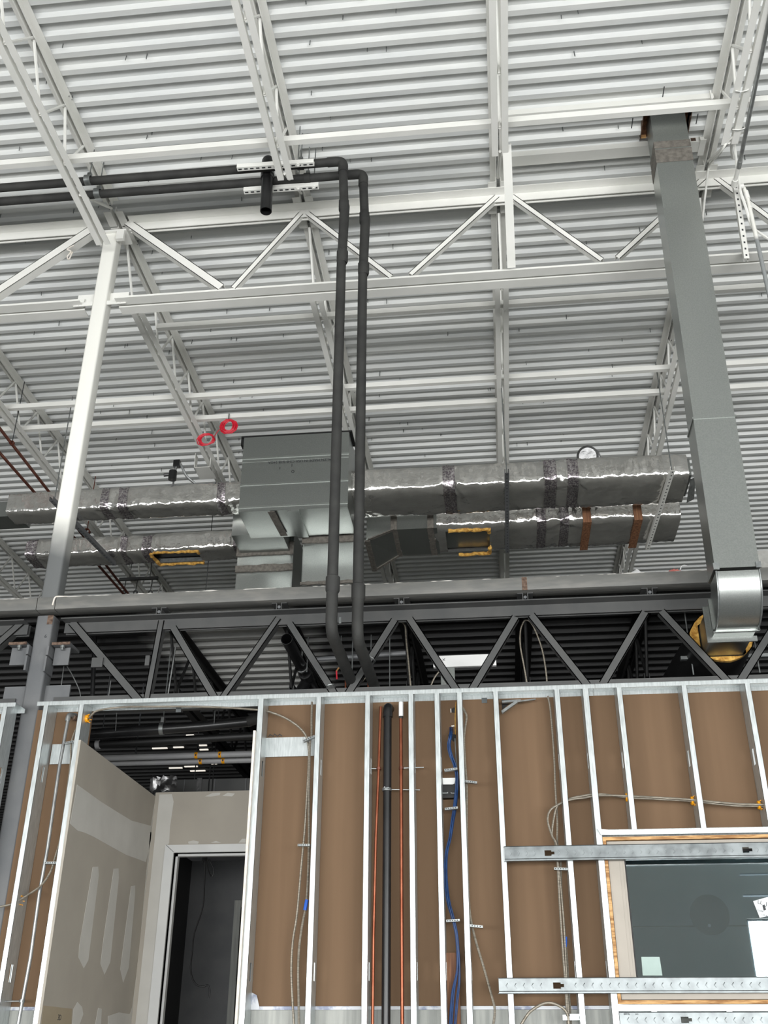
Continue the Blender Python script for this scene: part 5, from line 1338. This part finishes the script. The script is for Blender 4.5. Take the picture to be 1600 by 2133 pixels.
for k, (ya, yb_, lab, marks) in enumerate(((1578, 1566, 'upper of two grey-white pipes with yellow arrow labels', (411, 460)), (1589, 1579, 'lower of two grey-white pipes with yellow arrow labels', (420, 467)))):
    Yp = 8.3 + .12 * k
    t = thing('jacketed_pipe', at(380, ya, Y=Yp), lab + ' over the doorway', 'pipe', 'grey-white pipes over the doorway')
    A, Bq = at(190, ya + 2, Y=Yp), at(560, yb_ + 3, Y=Yp)
    obj('pipe_body', G().tube([A, Bq], .026, 14), M['pipe_white'], t)
    obj('hanger_rod', G().tube([A + (Bq - A) * .25 + V((0, 0, .02)), V(((A + (Bq - A) * .25).x, (A + (Bq - A) * .25).y, ZM))], .004, 6), M['ink'], t)
    for px in marks:
        f_ = (px - 190) / 370
        c = A + (Bq - A) * f_
        bnd = obj('label_band', G().lathe(c + V((-.013, 0, 0)), (1, 0, 0), [(0, .026), (0, .0272), (.026, .0272), (.026, .026)], 14), M['orange'], t)
        obj('arrow_mark', G().box((c.x - .006, Yp - .0285, c.z - .012), (c.x + .006, Yp - .0268, c.z + .004)), M['ink'], bnd)
bd = thing('rear_duct', at(450, 1650, Y=8.9), 'dark duct with foil taped seams behind the passage wall top', 'duct')
a, b = at(362, 1690, Y=8.9), at(560, 1620, Y=8.9)
obj('duct_body', G().box((a.x, 8.9, a.z), (b.x + .1, 9.3, b.z)), M['dark'], bd)
for px in (384, 447, 512):
    X = at(px, 1640, Y=8.9).x
    obj('seam', G().box((X - .004, 8.893, a.z), (X + .004, 8.9, b.z)), M['primer'], bd)
for X in (a.x + .1, b.x - .1): obj('hanger_rod', G().tube([(X, 9.1, b.z), (X, 9.1, ZM)], .005, 6), M['ink'], bd)
X = at(415, 1640, Y=8.9).x
obj('foil_tape', G().box((X - .022, 8.89, a.z), (X + .022, 8.9, b.z + .01)), M['foil_dark'], bd)
fl_ = at(343, 1637, Y=8.16)
g = G(); n_ = 10; vs = []
for i in range(n_):
    for j in range(n_):
        vs.append((fl_.x - .12 + .22 * i / 9 + .02 * noise.noise(V((i * .9, j * .7, 1))), 8.16 + .05 * noise.noise(V((i * .8, j * .9, 4))), fl_.z - .14 + .22 * j / 9 + .03 * noise.noise(V((i * .7, j * .5, 8)))))
obj('foil_end_wrap', g.add(vs, [(i * n_ + j, (i + 1) * n_ + j, (i + 1) * n_ + j + 1, i * n_ + j + 1) for i in range(n_ - 1) for j in range(n_ - 1)]), M['foil_dark'], label='crumpled foil wrap at the corner above the passage wall', cat='foil')
k = 0
em = bpy.data.materials.new('strip_lamp_glow'); em.use_nodes = True  # added glow, stands in for light caught on the far deck ribs
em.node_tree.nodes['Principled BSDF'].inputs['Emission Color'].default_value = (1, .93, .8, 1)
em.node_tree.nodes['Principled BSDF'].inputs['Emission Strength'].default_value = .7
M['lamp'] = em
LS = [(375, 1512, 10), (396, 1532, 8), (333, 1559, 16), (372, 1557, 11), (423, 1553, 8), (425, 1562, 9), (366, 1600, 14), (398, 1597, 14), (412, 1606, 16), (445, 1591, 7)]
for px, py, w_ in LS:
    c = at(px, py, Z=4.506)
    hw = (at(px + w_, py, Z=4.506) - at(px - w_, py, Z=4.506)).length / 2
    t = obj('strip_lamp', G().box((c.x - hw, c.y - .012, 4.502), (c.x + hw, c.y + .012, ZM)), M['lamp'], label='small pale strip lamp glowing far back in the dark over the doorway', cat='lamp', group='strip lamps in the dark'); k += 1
line('hanger_rod', [(243, 1484), (241, 1522)], 7.4, .003, 'conduit', 'thin rod at the left over the doorway', 'rod', 'rods over the doorway')
line('hanger_rod', [(448, 1480), (446, 1507)], 7.4, .003, 'conduit', 'thin rod at the right over the doorway', 'rod', 'rods over the doorway')

# ================================================================ SMALL THINGS HIGH UP
# red wire coils
def coil(name, ctr, r, n, label, ax=(1, 0), seed=0, tail=(), sq=1):
    pts = []
    for i in range(n * 10):
        a = 2 * math.pi * i / 10
        j = 1 + .42 * noise.noise(V((i * .083, seed, 0)))
        pts.append(ctr + V((.035 * noise.noise(V((i * .05, 7, seed))) + r * j * math.cos(a), .03 * noise.noise(V((i * .21, seed, 5))), sq * r * j * math.sin(a) - .02 * abs(noise.noise(V((i * .17, 3, seed)))))))
    t = thing(name, ctr, label, 'wire')
    obj('wire_loops', G().tube(pts, .0055, 6), M['red'], t)
    if tail: obj('wire_tail', G().tube(spline(tail, 6), .004, 6), M['red'], t)
    return t
c1_ = at(476, 887, Y=9.36)
tl = coil('wire_coil', c1_, .078, 14, 'neat coil of red wire hanging on the white bridging angle', seed=1)
obj('hook', G().tube([c1_ + V((-.005, 0, .075)), c1_ + V((-.005, 0, .16))], .006, 6), M['ink'], tl)
c2x = at(430, 915, Y=9.5)
coil('wire_tangle', c2x, .085, 7, 'loose tangle of red wire on the joist beside the neat coil', seed=9, sq=.8, tail=[c2x + V((.06, 0, .03)), at(447, 908, Y=9.4), at(455, 897, Y=9.38), at(462, 892, Y=9.36)])
# white clamp box on the joist
bx_ = at(428, 955, Y=10.0)
kb = thing('beam_clamp', bx_, 'white painted U shaped bracket under the joist by the red wire', 'bracket')
a, b = at(405, 962, Z=7.86), at(420, 975, Z=7.86)
obj('base_plate', G().box((a.x, a.y, 7.78), (a.x + .20, a.y + .28, 7.786)), M['white'], kb)
obj('side_plate', G().box((a.x, a.y, 7.78), (a.x + .006, a.y + .10, 7.98)), M['white'], kb)
obj('side_plate', G().box((a.x + .19, a.y, 7.78), (a.x + .196, a.y + .10, 7.90)), M['white'], kb)
# black gadget over the left duct
gp = at(360, 988, Y=9.55)
sp_ = thing('junction_fitting', gp, 'small black fitting with a grey conduit standing above the left foil duct', 'fitting')
obj('body', G().lathe(gp + V((0, 0, -.07)), (0, 0, 1), [(0, 0), (0, .045), (.11, .045), (.12, .02), (.12, 0)], 14), M['abs'], sp_)
obj('stem', G().tube([gp + V((0, .05, -.06)), V((gp.x, gp.y + .05, zT3 - .02))], .012, 6), M['conduit'], sp_)
obj('spout', G().tube([gp + V((-.03, 0, 0)), gp + V((-.10, 0, -.005))], .018, 8), M['abs'], sp_)
obj('clamp', G().box(tuple(gp + V((.0, -.03, .09))), tuple(gp + V((.07, .03, .17)))), M['abs'], sp_)
obj('rod', G().tube([gp + V((.02, 0, .05)), gp + V((.035, 0, .12))], .016, 8), M['conduit'], sp_)
obj('conduit', G().tube(spline([gp + V((.05, 0, .16)), gp + V((.09, .0, .10)), gp + V((.14, .05, .0)), gp + V((.22, .12, -.06))], 5), .014, 8), M['conduit'], sp_)
# copper pipes, left
for k, (pa, pb_) in enumerate((((0, 893), (101, 1023)), ((0, 944), (72, 1026)))):
    a, b = at(*pa, Z=7.6), at(*pb_, Z=7.6)
    d = (b - a).normalized()
    t = thing('copper_pipe', b, ['tarnished copper pipe at far left under the roof, upper one with ring hanger', 'tarnished copper pipe at far left under the roof, lower one'][k], 'pipe', 'copper pipes under the roof')
    obj('tube_run', G().tube([a - d * 1.5, b + d * 4], .017, 10), M['copper_old'], t)
    if k == 0:
        c = at(25, 923, Z=7.6)
        rg = obj('ring_hanger', G().lathe(c + V((0, -.012, 0)), (0, 1, 0), [(0, .018), (0, .028), (.024, .028), (.024, .018)], 12), M['copper_old'], t)
        obj('hanger_rod', G().tube([c + V((0, 0, .025)), V((c.x, c.y, ZD))], .005, 6), M['ink'], rg)
c = at(181, 1108, Z=7.6)
obj('ring_hanger', G().tube([c + V((0, 0, .04)), V((c.x, c.y, ZD))], .006, 6).lathe(c + V((0, -.02, 0)), (0, 1, 0), [(0, .03), (0, .045), (.04, .045), (.04, .03)], 12), M['copper_old'], label='dark ring hanger between the two left foil ducts behind the column', cat='hanger')
# little trapeze beyond the left ducts
a, b = at(248, 1206, Y=13.2), at(328, 1206, Y=13.2)
tp_ = thing('pipe_trapeze', (a + b) / 2, 'small dark trapeze strut with hook hangers beyond the left foil ducts', 'hanger')
obj('channel', G().box((a.x, 13.2, a.z - .02), (b.x, 13.24, a.z + .02)), M['dark'], tp_)
for px, pz_ in ((263, 1235), (287, 1235), (318, 1235)):
    X = at(px, 1206, Y=13.22).x; z = at(px, pz_, Y=13.22).z
    r_ = obj('drop_rod', G().tube([(X, 13.22, a.z), (X - .01, 13.22, z + .03)], .008, 6), M['dark'], tp_)
    obj('hook', G().lathe((X - .01, 13.21, z + .01), (0, 1, 0), [(0, .018), (0, .035), (.02, .035), (.02, .018)], 10), M['dark'], r_)
for px in (270, 312):
    X = at(px, 1206, Y=13.22).x
    obj('hanger_rod', G().tube([(X, 13.22, a.z), (X, 13.22, ZD)], .006, 6), M['dark'], tp_)
X = at(436, 1150, Y=11.2).x
obj('cable_drop', G().tube([(X, 11.2, ZD), (X, 11.2, 4.66)], .005, 6), M['ink'], label='thin dark line hanging down past the far left foil duct', cat='wire')
# film and rag lying on the edge tube
zt_ = ZM + .1005
def rumple(name, pts, m, label, cat, h):
    a = at(pts[0], 1190, Y=YT + .04).x; b = at(pts[1], 1190, Y=YT + .04).x
    nx, ny = 16, 7; vs = []
    for i in range(nx + 1):
        for j in range(ny + 1):
            u, v = i / nx, j / ny
            e_ = math.sin(math.pi * u) ** .5 * math.sin(math.pi * v) ** .6
            vs.append((a + (b - a) * u, YT + .012 + .11 * v, zt_ + e_ * h(u) * (1 + .6 * noise.noise(V((u * 9, v * 4, h(.5) * 50))))))
    return obj(name, G().add(vs, [(i * (ny + 1) + j, (i + 1) * (ny + 1) + j, (i + 1) * (ny + 1) + j + 1, i * (ny + 1) + j + 1) for i in range(nx) for j in range(ny)]), M[m], label=label, cat=cat, smooth=50)
rumple('plastic_film', (1270, 1337), 'plastic_bag', 'crumpled whitish plastic film lying on the edge tube', 'plastic film', lambda u: .012 + .075 * max(0, u - .62) / .38)
rumple('plastic_film', (1352, 1394), 'plastic_bag', 'thin grey-white film on the edge tube beside the pink rag', 'plastic film', lambda u: .018)
rumple('pink_rag', (1390, 1420), 'rag', 'pink-red rag with white strings on the edge tube near the tall duct', 'rag', lambda u: .034)
cs = at(1417, 1184, Y=YT + .05)
obj('white_string', G().tube(spline([cs + V((0, 0, -.01)), cs + V((.01, 0, .012)), cs + V((.03, 0, .022)), cs + V((.05, 0, .016))], 5), .004, 6), M['plastic_bag'], label='white string curling up from the pink rag', cat='string')
# duct with tape beyond the right edge
a, b = at(1579, 1195, Y=9.0), at(1640, 1145, Y=9.0)
obj('foil_bundle', G().box((a.x, 9.0, a.z), (b.x, 9.5, b.z)), M['foil'], label='foil duct end low at the right edge behind the elbow', cat='duct')
# thin hanger wires over the right duct
for k, (px, pa, pb_) in enumerate(((1050, 870, 985), (1385, 900, 985))): pass
for o in bpy.data.objects:
    if '_part' in o: del o['_part']
